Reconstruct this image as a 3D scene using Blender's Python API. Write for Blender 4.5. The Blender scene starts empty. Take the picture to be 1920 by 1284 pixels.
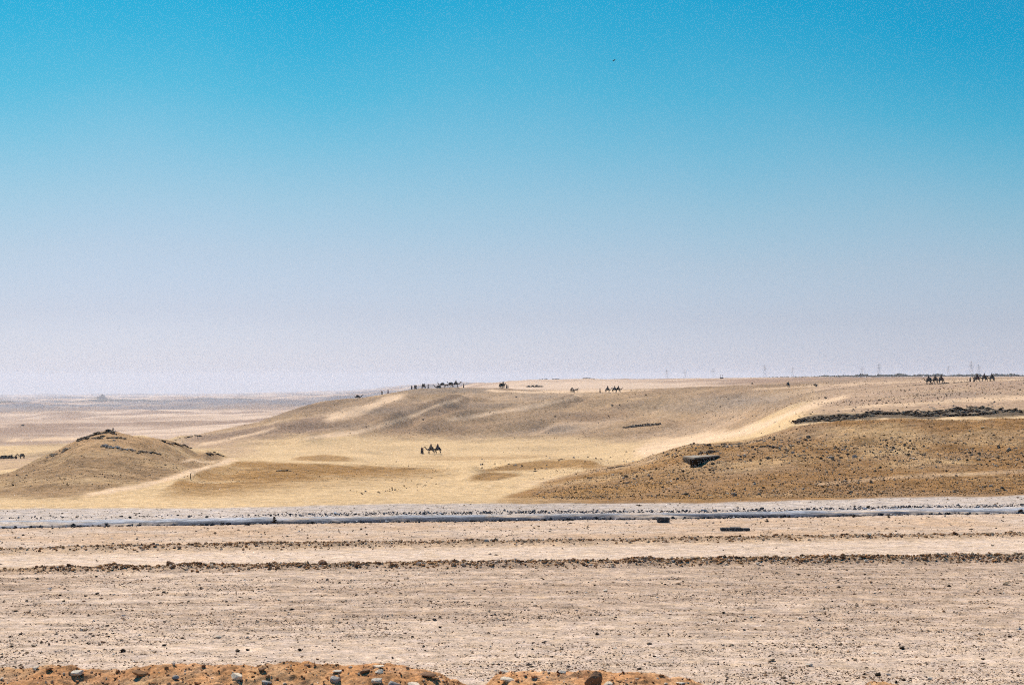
import bpy, bmesh, math, random
import numpy as np
from mathutils import Vector, Matrix

rng = np.random.default_rng(7)
random.seed(7)
S = bpy.context.scene
COL = S.collection
R = math.radians

# ------------------------------------------------------------------ camera
F = 2666.7           # focal length in photo pixels (50 mm on a 36 mm wide frame, 1920 px)
EYE = 708.0          # row of the eye level
cam_d = bpy.data.cameras.new('camera')
cam = bpy.data.objects.new('camera', cam_d); COL.objects.link(cam)
cam_d.lens = 50; cam_d.sensor_width = 36
cam_d.shift_y = 66 / 1920
cam.location = (0, 0, 0); cam.rotation_euler = (R(90), 0, 0)
cam_d.clip_start = 0.1; cam_d.clip_end = 60000
cam_d.dof.use_dof = True; cam_d.dof.focus_distance = 260; cam_d.dof.aperture_fstop = 8
S.camera = cam

# ------------------------------------------------------------------ light
SUN_EL, SUN_AZ = 47.0, -24.0      # azimuth from the view direction, negative = left
world = bpy.data.worlds.new('World'); S.world = world; world.use_nodes = True
wn = world.node_tree; wn.nodes.clear()
def wnode(t): return wn.nodes.new(t)
sky = wnode('ShaderNodeTexSky'); sky.sky_type = 'NISHITA'; sky.sun_disc = False
sky.sun_elevation = R(SUN_EL); sky.sun_rotation = R(SUN_AZ)
sky.altitude = 100; sky.air_density = 1.0; sky.dust_density = 1.5; sky.ozone_density = 1.5
tc = wnode('ShaderNodeTexCoord'); sep = wnode('ShaderNodeSeparateXYZ')
wn.links.new(tc.outputs['Generated'], sep.inputs[0])
mr = wnode('ShaderNodeMapRange'); mr.inputs['From Min'].default_value = 0.0; mr.inputs['From Max'].default_value = 1.0
# the dusty layer stands a little higher on the sun side and is slightly uneven
nz_ = wnode('ShaderNodeTexNoise'); nz_.inputs['Scale'].default_value = 2.2; nz_.inputs['Detail'].default_value = 3; wn.links.new(tc.outputs['Generated'], nz_.inputs['Vector'])
def wmath(op, a, b, c=None):
    m_ = wnode('ShaderNodeMath'); m_.operation = op
    for k_, v_ in enumerate((a, b, c)):
        if v_ is None: continue
        if hasattr(v_, 'links'): wn.links.new(v_, m_.inputs[k_])
        else: m_.inputs[k_].default_value = v_
    return m_.outputs[0]
kx = wmath('MULTIPLY_ADD', sep.outputs['X'], 0.22, 1.02)
kn = wmath('MULTIPLY_ADD', nz_.outputs['Fac'], 0.65, 0.675)
wn.links.new(wmath('MULTIPLY', wmath('MULTIPLY', sep.outputs['Z'], kx), kn), mr.inputs['Value'])
ramp = wnode('ShaderNodeValToRGB'); wn.links.new(mr.outputs[0], ramp.inputs[0])
SKY_RAMP = [(0.0, (1, 1, 1)), (1.0, (1, 1, 1))]
SKY_RAMP = [(0.0000, (4.275, 4.782, 6.621)), (0.0405, (3.262, 3.707, 4.994)), (0.0778, (2.841, 3.536, 4.488)), (0.1147, (2.164, 3.458, 4.290)), (0.1512, (1.356, 3.302, 4.196)), (0.1871, (0.638, 3.089, 4.111)), (0.2223, (0.294, 2.839, 4.022)), (0.2549, (0.121, 2.643, 3.937)), (0.55, (0.139, 1.483, 2.97)), (1.0, (0.098, 1.004, 2.322))]
cr = ramp.color_ramp
while len(cr.elements) > 1: cr.elements.remove(cr.elements[-1])
for i, (p, c) in enumerate(SKY_RAMP):
    e = cr.elements[0] if i == 0 else cr.elements.new(p)
    e.position = p; e.color = (*c, 1)
mul = wnode('ShaderNodeMix'); mul.data_type = 'RGBA'; mul.blend_type = 'MULTIPLY'; mul.inputs[0].default_value = 1
sc_ = wnode('ShaderNodeVectorMath'); sc_.operation = 'SCALE'; sc_.inputs['Scale'].default_value = 0.1
gm = wnode('ShaderNodeGamma'); gm.inputs[1].default_value = 0.5      # evens out the difference between sun side and far side
wn.links.new(sky.outputs[0], sc_.inputs[0]); wn.links.new(sc_.outputs[0], gm.inputs[0])
wn.links.new(gm.outputs[0], mul.inputs[6]); wn.links.new(ramp.outputs[0], mul.inputs[7])
bg = wnode('ShaderNodeBackground'); bg.inputs[1].default_value = 0.15
wo = wnode('ShaderNodeOutputWorld')
wn.links.new(mul.outputs[2], bg.inputs[0]); wn.links.new(bg.outputs[0], wo.inputs[0])

sun_d = bpy.data.lights.new('sun', 'SUN'); sun_d.energy = 5.0; sun_d.angle = R(0.53); sun_d.color = (1, 0.93, 0.82)
sun = bpy.data.objects.new('sun', sun_d); COL.objects.link(sun)
az, el = R(SUN_AZ), R(SUN_EL)
to_sun = Vector((math.sin(az) * math.cos(el), math.cos(az) * math.cos(el), math.sin(el)))
sun.rotation_euler = (-to_sun).to_track_quat('-Z', 'Y').to_euler()

S.view_settings.view_transform = 'Standard'; S.view_settings.look = 'None'
S.view_settings.exposure = 0.3; S.view_settings.gamma = 1.0; S.view_settings.use_curve_mapping = False
S.cycles.max_bounces = 5; S.cycles.diffuse_bounces = 2; S.cycles.volume_bounces = 1
S.cycles.volume_step_rate = 10
S.cycles.filter_width = 1.1
S.cycles.use_denoising = False
S.cycles.use_adaptive_sampling = True; S.cycles.adaptive_threshold = 0.08; S.cycles.adaptive_min_samples = 20

# ------------------------------------------------------------------ noise
def hash2(ix, iy, seed):
    h = (ix.astype(np.int64) * 374761393 + iy.astype(np.int64) * 668265263 + seed * 974711) & 0xffffffff
    h = ((h ^ (h >> 13)) * 1274126177) & 0xffffffff
    h = h ^ (h >> 16)
    return (h & 0xffff) / 32767.5 - 1.0
def vnoise(x, y, seed=0):
    ix = np.floor(x); iy = np.floor(y); fx = x - ix; fy = y - iy
    fx = fx * fx * fx * (fx * (fx * 6 - 15) + 10); fy = fy * fy * fy * (fy * (fy * 6 - 15) + 10)
    a = hash2(ix, iy, seed); b = hash2(ix + 1, iy, seed); c = hash2(ix, iy + 1, seed); d = hash2(ix + 1, iy + 1, seed)
    return (a * (1 - fx) + b * fx) * (1 - fy) + (c * (1 - fx) + d * fx) * fy
def fbm(x, y, octs=4, seed=0, gain=0.5):
    r = 0; a = 1; t = 0
    for o in range(octs):
        r = r + a * vnoise(x * 2 ** o + 17.3 * o, y * 2 ** o - 9.1 * o, seed + o); t += a; a *= gain
    return r / t
def sstep(a, b, x):
    t = np.clip((x - a) / (b - a), 0, 1); return t * t * (3 - 2 * t)
def pchip(xs, ys, x):
    xs = np.asarray(xs, float); ys = np.asarray(ys, float)
    h = np.diff(xs); d = np.diff(ys) / h; n = len(xs)
    m = np.zeros(n)
    for i in range(1, n - 1):
        if d[i - 1] * d[i] > 0:
            w1 = 2 * h[i] + h[i - 1]; w2 = h[i] + 2 * h[i - 1]
            m[i] = (w1 + w2) / (w1 / d[i - 1] + w2 / d[i])
    m[0] = d[0]; m[-1] = d[-1]
    x = np.clip(x, xs[0], xs[-1])
    k = np.clip(np.searchsorted(xs, x) - 1, 0, n - 2)
    t = (x - xs[k]) / h[k]
    return ((1 + 2 * t) * (1 - t) ** 2 * ys[k] + t * (1 - t) ** 2 * h[k] * m[k]
            + t * t * (3 - 2 * t) * ys[k + 1] + t * t * (t - 1) * h[k] * m[k + 1])

# ------------------------------------------------------------------ the lie of the land
# bearings across the view (px) with the land's section along each: distance -> sight row
PROF = {
 -500: [(107,951),(130,935),(160,918),(220,905),(300,890),(480,865),(700,838),(1000,815),(1500,797),(2500,779),(4000,765),(7000,751),(15000,741)],
 0:    [(110,950),(130,933),(150,910),(170,893),(200,897),(260,886),(350,873),(480,859),(700,835),(1000,812),(1500,795),(2500,778),(4000,764),(7000,750),(15000,740)],
 60:   [(110,950),(128,936),(150,905),(172,882),(185,872),(240,880),(350,868),(480,856),(700,833),(1000,811),(1500,794),(2500,778),(4000,764),(7000,750),(15000,740)],
 110:  [(111,949),(128,936),(150,900),(172,868),(190,848),(240,866),(350,866),(480,853),(700,832),(1000,811),(1500,794),(2500,777),(4000,763),(7000,749),(15000,740)],
 160:  [(111,949),(128,936),(150,898),(172,850),(192,819),(240,850),(350,863),(480,851),(700,831),(1000,810),(1500,793),(2500,777),(4000,763),(7000,749),(15000,740)],
 205:  [(112,948),(128,936),(150,900),(172,850),(195,808),(230,838),(340,858),(480,848),(700,829),(1000,810),(1500,793),(2500,776),(4000,762),(7000,748),(15000,739)],
 250:  [(112,948),(128,935),(150,905),(172,862),(198,818),(230,836),(340,856),(480,845),(700,828),(1000,809),(1500,792),(2500,776),(4000,762),(7000,748),(15000,739)],
 320:  [(112,947),(130,928),(150,905),(172,876),(205,838),(240,845),(340,852),(480,840),(700,824),(1000,807),(1500,791),(2500,775),(4000,761),(7000,747),(15000,739)],
 400:  [(113,947),(130,930),(150,908),(180,880),(215,862),(235,857),(270,864),(400,850),(520,824),(640,812),(1000,804),(1500,789),(2500,773),(4000,760),(7000,746),(15000,738)],
 460:  [(113,946),(130,928),(150,905),(180,882),(215,870),(290,868),(420,848),(520,815),(600,800),(1000,802),(1500,787),(2500,772),(4000,759),(7000,745),(15000,737)],
 520:  [(113,946),(130,927),(150,904),(180,882),(220,870),(300,866),(430,846),(500,816),(590,783),(700,792),(1000,795),(1500,783),(2500,770),(4000,757),(7000,743),(15000,736)],
 600:  [(113,945),(130,926),(150,905),(185,880),(225,862),(245,857),(300,863),(430,845),(500,812),(570,776),(615,753),(750,770),(1200,775),(2000,768),(4000,754),(7000,741),(15000,734)],
 680:  [(113,944),(130,926),(150,907),(185,884),(225,868),(300,862),(430,842),(500,808),(570,768),(630,745),(760,758),(1200,768),(2000,762),(4000,750),(7000,738),(15000,731)],
 740:  [(113,944),(130,926),(150,908),(190,885),(260,869),(421,851),(450,838),(520,790),(600,750),(640,734),(760,748),(1200,755),(2000,752),(4000,740),(7000,729),(15000,724)],
 820:  [(114,943),(130,928),(150,912),(190,888),(260,869),(421,851),(450,838),(520,788),(600,745),(640,728),(760,738),(1000,742),(2000,738),(4000,727),(7000,722),(15000,721)],
 900:  [(114,943),(130,930),(155,910),(190,885),(210,876),(260,868),(421,850),(450,836),(530,785),(600,745),(640,729),(720,733),(860,728),(1000,720),(1300,722),(4000,722),(7000,720),(15000,719)],
 1000: [(115,942),(130,930),(155,912),(180,893),(195,883),(220,866),(240,863),(280,866),(421,849),(450,836),(530,785),(620,732),(700,732),(780,725),(900,712),(1200,720),(4000,722),(15000,720)],
 1100: [(116,942),(130,925),(155,900),(178,880),(200,870),(225,863),(270,866),(421,846),(460,826),(540,775),(610,736),(680,735),(760,726),(900,711),(1200,718),(4000,720),(15000,718)],
 1180: [(117,941),(130,921),(150,893),(175,872),(200,876),(260,866),(350,852),(430,838),(480,808),(550,765),(605,733),(680,732),(780,723),(950,711),(1200,716),(4000,718),(15000,716)],
 1260: [(117,940),(130,915),(148,880),(168,847),(200,862),(260,858),(350,846),(430,830),(480,800),(550,756),(595,732),(680,730),(800,720),(1000,710),(1300,713),(4000,716),(15000,714)],
 1310: [(118,940),(130,912),(145,875),(165,834),(195,846),(260,850),(340,842),(420,825),(480,792),(550,748),(590,731),(680,728),(800,716),(1000,709.5),(1400,711),(4000,714),(15000,713)],
 1390: [(118,938),(130,908),(148,865),(168,828),(200,838),(260,840),(330,830),(400,810),(470,775),(540,740),(580,729),(660,725),(800,714),(1000,709),(1500,710),(4000,712),(15000,711)],
 1440: [(119,937),(130,905),(148,858),(170,815),(195,820),(260,818),(330,805),(400,785),(470,757),(530,734),(570,728),(660,722),(800,712),(1000,708.5),(2500,708),(15000,710)],
 1500: [(119,935),(130,903),(148,852),(170,798),(178,797),(182,788),(200,784),(260,782),(330,770),(400,758),(470,742),(530,727),(620,720),(760,710),(950,708),(2500,707.5),(15000,709)],
 1560: [(120,933),(130,903),(148,850),(169,794),(177,793),(184,778),(200,775),(300,766),(400,748),(470,732),(525,723),(620,716),(760,709),(950,707.7),(2500,707.5),(15000,708.5)],
 1650: [(120,931),(130,902),(148,848),(168,790),(176,789),(184,774),(200,771),(300,760),(400,740),(465,726),(520,718),(620,712),(760,708.5),(950,707.5),(2500,707.5),(15000,708)],
 1750: [(120,930),(130,901),(148,846),(167,788),(175,787),(184,771),(200,769),(300,755),(400,732),(455,720),(480,717),(600,711),(760,708),(950,707),(2500,707),(15000,708)],
 1840: [(121,929),(130,900),(148,845),(166,787),(174,786),(184,767),(200,766),(300,751),(400,727),(450,716),(480,715),(600,710),(760,708),(950,707),(2500,707),(15000,708)],
 1920: [(121,928),(130,899),(148,845),(165,786),(173,785),(184,769),(200,766),(300,748),(400,725),(450,715),(480,714),(600,709),(760,707.5),(950,706.5),(2500,706.5),(15000,708)],
 2500: [(121,925),(130,898),(148,843),(165,784),(173,783),(184,770),(200,766),(300,748),(400,725),(450,715),(480,714),(600,709),(760,707.5),(950,706.5),(2500,706.5),(15000,708)],
}
pk = sorted(PROF)
LY = np.linspace(math.log(28.0), math.log(15500.0), 900)
tab = []
for p in pk:
    pts = [(28, -10.0), (60, -10.0), (95, -10.0)] + [(y, -(r - EYE) * y / F) for y, r in PROF[p]]
    tab.append(pchip([math.log(a) for a, b in pts], [b for a, b in pts], LY))
tab = np.array(tab)
PX = np.arange(-700, 2701, 10.0)
T2 = np.array([pchip(pk, tab[:, j], PX) for j in range(len(LY))]).T      # [px, lny]
for _ in range(2):
    T2[1:-1] = 0.25 * T2[:-2] + 0.5 * T2[1:-1] + 0.25 * T2[2:]

def Yline(a, b):  # a line over the plain through (px=0,row a) and (px=1920,row b): returns Y0, slope
    y0 = 10 * F / (a - EYE); y1 = 10 * F / (b - EYE)
    x0 = -960 / F * y0; x1 = 960 / F * y1
    s = (y1 - y0) / (x1 - x0); return y0 - s * x0, s
L_NEAR = Yline(1071, 1050)       # near windrow
L_FAR = Yline(1034, 1003)        # far windrow
L_ROAD = Yline(985, 958)         # tarmac bank
L_EDGE = Yline(955, 929)         # edge of the gravel
def off(L, X, Y): return Y - (L[0] + L[1] * X)

SWELLS = [
  ([(480, 803), (560, 796), (640, 781), (700, 762), (790, 738)], 2.0, 7, 8, 470, 655),
  ([(540, 828), (600, 820), (673, 812), (735, 793), (807, 767), (880, 743), (930, 738)], 2.2, 7, 7, 445, 650),
  ([(760, 800), (865, 785), (900, 779), (980, 767), (1040, 755), (1110, 738)], 2.0, 6, 7, 450, 645),
  ([(1000, 800), (1080, 790), (1180, 786), (1280, 790)], 1.4, 6, 6, 440, 560),
  ([(1060, 762), (1200, 752), (1340, 748), (1480, 756)], 1.6, 6, 6, 470, 600),
  ([(300, 832), (420, 815), (520, 799), (600, 792)], 1.6, 6, 4, 430, 760),
  ([(290, 925), (330, 900), (400, 876), (450, 868), (540, 869), (640, 872), (740, 877), (860, 884), (920, 892)], 0.50, 8, 6, 150, 275),
  ([(225, 816), (300, 829), (350, 838), (400, 851), (450, 866)], 0.45, 6, 5, 188, 240),
  ([(100, 870), (200, 862), (300, 868), (380, 880)], 0.30, 10, 4, 150, 185),
  ([(520, 862), (610, 857), (700, 862)], 0.35, 4, 3, 215, 300),
  ([(870, 890), (960, 872), (1020, 866), (1090, 866), (1150, 874)], 0.40, 5, 4, 185, 270),
  ([(850, 896), (920, 888), (1000, 894)], 0.28, 4, 4, 140, 215),
  ([(345, 862), (395, 856), (430, 864)], 0.35, 4, 2, 200, 260),
]
def folds(X, Y): return fbm((X * .8 + Y * .6) / 75, (-X * .6 + Y * .8) / 26, 4, 31)
def ground_z(X, Y, detail=True):
    X = np.asarray(X, float); Y = np.asarray(Y, float)
    Yc = np.clip(Y, 29, 15000)
    px = np.clip(960 + F * X / Yc, -690, 2690)
    u = (px + 700) / 10; v = (np.log(Yc) - LY[0]) / (LY[1] - LY[0])
    i = np.clip(u.astype(int), 0, len(PX) - 2); j = np.clip(v.astype(int), 0, len(LY) - 2)
    fu = u - i; fv = v - j
    z = (T2[i, j] * (1 - fu) + T2[i + 1, j] * fu) * (1 - fv) + (T2[i, j + 1] * (1 - fu) + T2[i + 1, j + 1] * fu) * fv
    wob = 0.35 * fbm(X / 5, Y * 0 + 1.5, 3, 91)
    wob2 = 0.5 * fbm(X / 4, Y * 0 + 7.5, 3, 95)
    hn = 0.26 + 0.22 * fbm(X / 2.4, Y / 2, 4, 55) - 0.14 * sstep(-14, -27, X)
    z = z + hn * np.exp(-((off(L_NEAR, X, Y) + wob) / 0.75) ** 2)
    hf = 0.14 + 0.10 * fbm(X / 2.5, Y / 2, 3, 57) + 0.10 * np.exp(-((X + 17) / 9.0) ** 2)
    z = z + np.maximum(hf, 0.02) * np.exp(-((off(L_FAR, X, Y) + wob2) / 1.1) ** 2)
    # track sunk slightly between the windrows
    z = z + 0.03 * fbm(X / 3, Y / 1.5, 4, 11) * sstep(130, 100, Y)
    z = z + 0.022 * fbm(X / 0.9, Y / 0.45, 3, 13) * sstep(120, 90, Y)
    # spurs and swells of sand: each a low crest with its lee towards the viewer
    r0 = EYE - F * z / Yc; w0 = 3.0 * fbm(X / 22, Y / 22, 3, 161)
    for pts, A, w_, o_, ya, yb in SWELLS:
        q = np.array(pts, float)
        e = sstep(q[0, 0], q[0, 0] + 45, px) * sstep(q[-1, 0], q[-1, 0] - 45, px) * sstep(ya - 8, ya + 8, Y) * sstep(yb + 15, yb - 15, Y)
        d = r0 + w0 - np.interp(px, q[:, 0], q[:, 1]) - o_
        z = z + A * (1.55 if yb > 400 else 1.9) * e * np.exp(-(d / np.where(d < 0, w_ * .8, w_ * 1.3)) ** 2)
    # hummocky hills
    w = sstep(122, 150, Y)
    z = z + w * (0.55 * fbm(X / 14, Y / 12, 4, 21) + 0.22 * fbm(X / 2.6, Y / 2.6, 3, 23) * sstep(400, 200, Y) * np.clip(sstep(420, 250, px) * (Y > 140) + sstep(1000, 1150, px), 0.15, 1))
    z = z + sstep(400, 500, Y) * 3.6 * folds(X, Y) * sstep(900, 600, Y) * sstep(1600, 1350, px) * (1 - 0.6 * sstep(585, 615, Y))
    z = z + sstep(650, 1300, Y) * (fbm(X / 170, Y / 120, 4, 41) * 5.5 * np.clip(Y / 1200, 0.5, 3.5)) * sstep(0.12, -0.12, X / Yc)
    return z
def gz(x, y): return float(ground_z(np.array([x]), np.array([y]))[0])
def at(px, Y):
    x = (px - 960) / F * Y; return Vector((x, Y, gz(x, Y)))
YS = np.exp(np.linspace(math.log(30), math.log(3000), 2600))
def on(px, row, y0=33, y1=3000):
    """the ground point on the bearing px that is seen at that row of the photograph (first one beyond y0)"""
    ys = YS[(YS > y0) & (YS < y1)]
    x = (px - 960) / F * ys
    r = EYE - F * ground_z(x, ys) / ys
    k = np.argmax(r <= row) if (r <= row).any() else int(np.argmin(r))
    return Vector((x[k], ys[k], gz(x[k], ys[k])))

# ------------------------------------------------------------------ materials
def new_mat(name):
    m = bpy.data.materials.new(name); m.use_nodes = True
    nt = m.node_tree; b = nt.nodes['Principled BSDF']
    b.inputs['Specular IOR Level'].default_value = 0.15
    return m, nt, b
def simple(name, col, rough=0.9, var=0.25, scale=6.0):
    m, nt, b = new_mat(name)
    b.inputs['Roughness'].default_value = rough
    n = nt.nodes.new('ShaderNodeTexNoise'); n.inputs['Scale'].default_value = scale; n.inputs['Detail'].default_value = 4
    t = nt.nodes.new('ShaderNodeTexCoord'); nt.links.new(t.outputs['Object'], n.inputs['Vector'])
    mp = nt.nodes.new('ShaderNodeMapRange'); mp.inputs['To Min'].default_value = 1 - var; mp.inputs['To Max'].default_value = 1 + var
    nt.links.new(n.outputs['Fac'], mp.inputs['Value'])
    mx = nt.nodes.new('ShaderNodeVectorMath'); mx.operation = 'SCALE'; mx.inputs[0].default_value = col
    nt.links.new(mp.outputs[0], mx.inputs['Scale']); nt.links.new(mx.outputs[0], b.inputs['Base Color'])
    bp = nt.nodes.new('ShaderNodeBump'); bp.inputs['Strength'].default_value = 0.3; bp.inputs['Distance'].default_value = 0.02
    nt.links.new(n.outputs['Fac'], bp.inputs['Height']); nt.links.new(bp.outputs[0], b.inputs['Normal'])
    return m
def ground_mat(name, s1=3.0, s2=22.0, v1=0.18, v2=0.35, bump=0.6, bdist=0.05, stretch=1.0):
    m, nt, b = new_mat(name)
    L = nt.links.new
    b.inputs['Roughness'].default_value = 0.95; b.inputs['Specular IOR Level'].default_value = 0.05
    at_ = nt.nodes.new('ShaderNodeAttribute'); at_.attribute_name = 'tint'
    t = nt.nodes.new('ShaderNodeTexCoord'); mpg = nt.nodes.new('ShaderNodeMapping'); mpg.inputs['Scale'].default_value = (1 / stretch, 1, 1)
    L(t.outputs['Object'], mpg.inputs[0])
    def noise(sc, det=5, rough=0.6):
        n = nt.nodes.new('ShaderNodeTexNoise'); n.inputs['Scale'].default_value = sc; n.inputs['Detail'].default_value = det
        n.inputs['Roughness'].default_value = rough; L(mpg.outputs[0], n.inputs['Vector']); return n
    def rng_(src, a, b_, c, d):
        r = nt.nodes.new('ShaderNodeMapRange'); r.inputs['From Min'].default_value = a; r.inputs['From Max'].default_value = b_
        r.inputs['To Min'].default_value = c; r.inputs['To Max'].default_value = d; L(src, r.inputs['Value']); return r.outputs[0]
    def mulm(a, b_):
        r = nt.nodes.new('ShaderNodeMath'); r.operation = 'MULTIPLY'; L(a, r.inputs[0]); L(b_, r.inputs[1]); return r.outputs[0]
    n0 = noise(0.05, 6, 0.65); n1 = noise(s1, 6, 0.7); n2 = noise(s2, 3, 0.6)
    f = mulm(mulm(rng_(n0.outputs['Fac'], .3, .7, 0.90, 1.10), rng_(n1.outputs['Fac'], .3, .7, 1 - v1, 1 + v1)), rng_(n2.outputs['Fac'], .3, .7, 1 - v2, 1 + v2))
    # pebbles as cells of their own tone
    vo = nt.nodes.new('ShaderNodeTexVoronoi'); vo.inputs['Scale'].default_value = s2 * 0.45; L(mpg.outputs[0], vo.inputs['Vector'])
    vs = nt.nodes.new('ShaderNodeSeparateColor'); L(vo.outputs['Color'], vs.inputs[0])
    f = mulm(f, rng_(vs.outputs[0], 0.0, 0.25, 0.72, 1.03))
    ng = noise(0.9, 12, 0.88)
    sp = nt.nodes.new('ShaderNodeSeparateColor'); L(at_.outputs['Color'], sp.inputs[0])
    kk = rng_(sp.outputs[0], 0.30, 0.62, 1.0, 0.45)
    gm_ = nt.nodes.new('ShaderNodeMath'); gm_.operation = 'SUBTRACT'; L(rng_(ng.outputs['Fac'], .36, .64, 0.25, 1.75), gm_.inputs[0]); gm_.inputs[1].default_value = 1.0
    gk = nt.nodes.new('ShaderNodeMath'); gk.operation = 'MULTIPLY_ADD'; L(gm_.outputs[0], gk.inputs[0]); L(kk, gk.inputs[1]); gk.inputs[2].default_value = 1.0
    f = mulm(f, gk.outputs[0])
    mx = nt.nodes.new('ShaderNodeVectorMath'); mx.operation = 'SCALE'
    L(at_.outputs['Color'], mx.inputs[0]); L(f, mx.inputs['Scale'])
    # hue drift between grey-pink and ochre
    n3 = noise(1.3, 10, 0.85)
    hm = nt.nodes.new('ShaderNodeMix'); hm.data_type = 'RGBA'; hm.inputs[6].default_value = (1.07, 0.98, 0.80, 1); hm.inputs[7].default_value = (0.95, 1.0, 1.18, 1)
    L(rng_(n3.outputs['Fac'], .3, .7, 0, 1), hm.inputs[0])
    m2 = nt.nodes.new('ShaderNodeVectorMath'); m2.operation = 'MULTIPLY'; L(mx.outputs[0], m2.inputs[0]); L(hm.outputs[2], m2.inputs[1])
    L(m2.outputs[0], b.inputs['Base Color'])
    ad = nt.nodes.new('ShaderNodeMath'); ad.operation = 'MULTIPLY_ADD'; ad.inputs[1].default_value = 0.35
    L(n2.outputs['Fac'], ad.inputs[0]); L(n1.outputs['Fac'], ad.inputs[2])
    bp = nt.nodes.new('ShaderNodeBump'); bp.inputs['Strength'].default_value = bump; bp.inputs['Distance'].default_value = bdist
    L(ad.outputs[0], bp.inputs['Height']); L(bp.outputs[0], b.inputs['Normal'])
    return m
M_GROUND = ground_mat('desert ground', 2.2, 14.0, 0.20, 0.30, 0.9, 0.10, 1.3)
M_BANK = ground_mat('orange clay', 9.0, 60.0, 0.22, 0.30, 0.8, 0.02, 1.0)
M_TAR = ground_mat('tarmac', 4.0, 20.0, 0.25, 0.35, 0.7, 0.04, 1.5)
M_CHIP = ground_mat('stone chips', 9.0, 40.0, 0.15, 0.20, 0.6, 0.02)
def stone_mat(name, col, var=0.3):
    m = simple(name, col, 0.92, var, 7.0); return m
M_PALE = stone_mat('pale limestone', (0.62, 0.53, 0.43))
M_WHITE = stone_mat('white stone', (0.72, 0.59, 0.45))
M_GREYST = stone_mat('grey stone', (0.36, 0.32, 0.29))
M_BROWN = stone_mat('brown stone', (0.24, 0.13, 0.075))
M_RUST = stone_mat('rust clod', (0.30, 0.15, 0.07))
M_DARK = stone_mat('dark varnish and pit shade', (0.045, 0.028, 0.017))  # dark stones; on the pit walls this colour stands in for shade
M_MID = stone_mat('tan stone', (0.33, 0.24, 0.16))
M_CONC = stone_mat('dusty concrete', (0.07, 0.07, 0.075), 0.2)
M_SLABTOP = stone_mat('sun bleached slab', (0.30, 0.25, 0.20), 0.25)
M_HIDE = simple('camel hide darkened as backlit', (0.028, 0.020, 0.014))  # hide colour darkened so the camels read as backlit silhouettes
M_HORSE = simple('dark horse coat', (0.022, 0.015, 0.011))
M_HAIR = simple('coarse hair', (0.012, 0.010, 0.009))
M_BLACK = simple('black cloth', (0.012, 0.012, 0.015))
M_NAVY = simple('navy cloth', (0.014, 0.02, 0.045))
M_REDC = simple('red woven cloth', (0.16, 0.018, 0.015))
M_WHITEC = simple('white cloth', (0.72, 0.70, 0.64), var=0.1)
M_PINKC = simple('pink cloth', (0.45, 0.16, 0.20))
M_YEL = simple('straw cloth', (0.72, 0.62, 0.30))
M_SKIN = simple('sun browned skin', (0.16, 0.08, 0.05))
M_WOOD = simple('dark painted wood', (0.03, 0.022, 0.018))
M_STEEL = simple('galvanised steel', (0.22, 0.24, 0.27))
M_TREE = simple('dusty leaves', (0.018, 0.035, 0.018), scale=0.5)

# ------------------------------------------------------------------ object helpers
def link(name, me, m=None, parent=None):
    o = bpy.data.objects.new(name, me); COL.objects.link(o)
    if m is not None and me is not None and len(me.materials) == 0: me.materials.append(m)
    if parent is not None: o.parent = parent
    return o
def tag(o, label=None, cat=None, group=None, kind=None):
    if label: o['label'] = label
    if cat: o['category'] = cat
    if group: o['group'] = group
    if kind: o['kind'] = kind
    return o
def root(name, loc, rz=0):
    o = bpy.data.objects.new(name, None); COL.objects.link(o); o.location = loc; o.rotation_euler = (0, 0, rz)
    o.empty_display_size = 0.3; return o
def mesh_np(name, V, Fc, cols=None, smooth=True):
    V = np.asarray(V, np.float32); Fc = np.asarray(Fc, np.int32); k = Fc.shape[1]
    me = bpy.data.meshes.new(name)
    me.vertices.add(len(V)); me.vertices.foreach_set('co', V.ravel())
    me.loops.add(Fc.size); me.loops.foreach_set('vertex_index', Fc.ravel())
    me.polygons.add(len(Fc)); me.polygons.foreach_set('loop_start', np.arange(0, Fc.size, k, dtype=np.int32))
    me.polygons.foreach_set('use_smooth', np.full(len(Fc), smooth))
    me.update(calc_edges=True)
    if cols is not None:
        a = me.color_attributes.new('tint', 'FLOAT_COLOR', 'POINT')
        c = np.ones((len(V), 4), np.float32); c[:, :3] = cols; a.data.foreach_set('color', c.ravel())
    return me
def grid_faces(nr, nc):
    a = np.arange(nr * nc).reshape(nr, nc)
    return np.stack([a[:-1, :-1], a[:-1, 1:], a[1:, 1:], a[1:, :-1]], -1).reshape(-1, 4)
def bm_mesh(name, bm, smooth=False):
    me = bpy.data.meshes.new(name); bm.to_mesh(me); bm.free()
    for p in me.polygons: p.use_smooth = smooth
    return me
def add_box(bm, c, s, rot=None, taper=1.0):
    v = []
    for dz in (-.5, .5):
        k = 1 if dz < 0 else taper
        for dx, dy in ((-.5, -.5), (.5, -.5), (.5, .5), (-.5, .5)):
            p = Vector((dx * s[0] * k, dy * s[1] * k, dz * s[2]))
            if rot: p = rot @ p
            v.append(bm.verts.new(p + Vector(c)))
    for f in ((3, 2, 1, 0), (4, 5, 6, 7), (0, 1, 5, 4), (1, 2, 6, 5), (2, 3, 7, 6), (3, 0, 4, 7)):
        bm.faces.new([v[i] for i in f])
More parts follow.
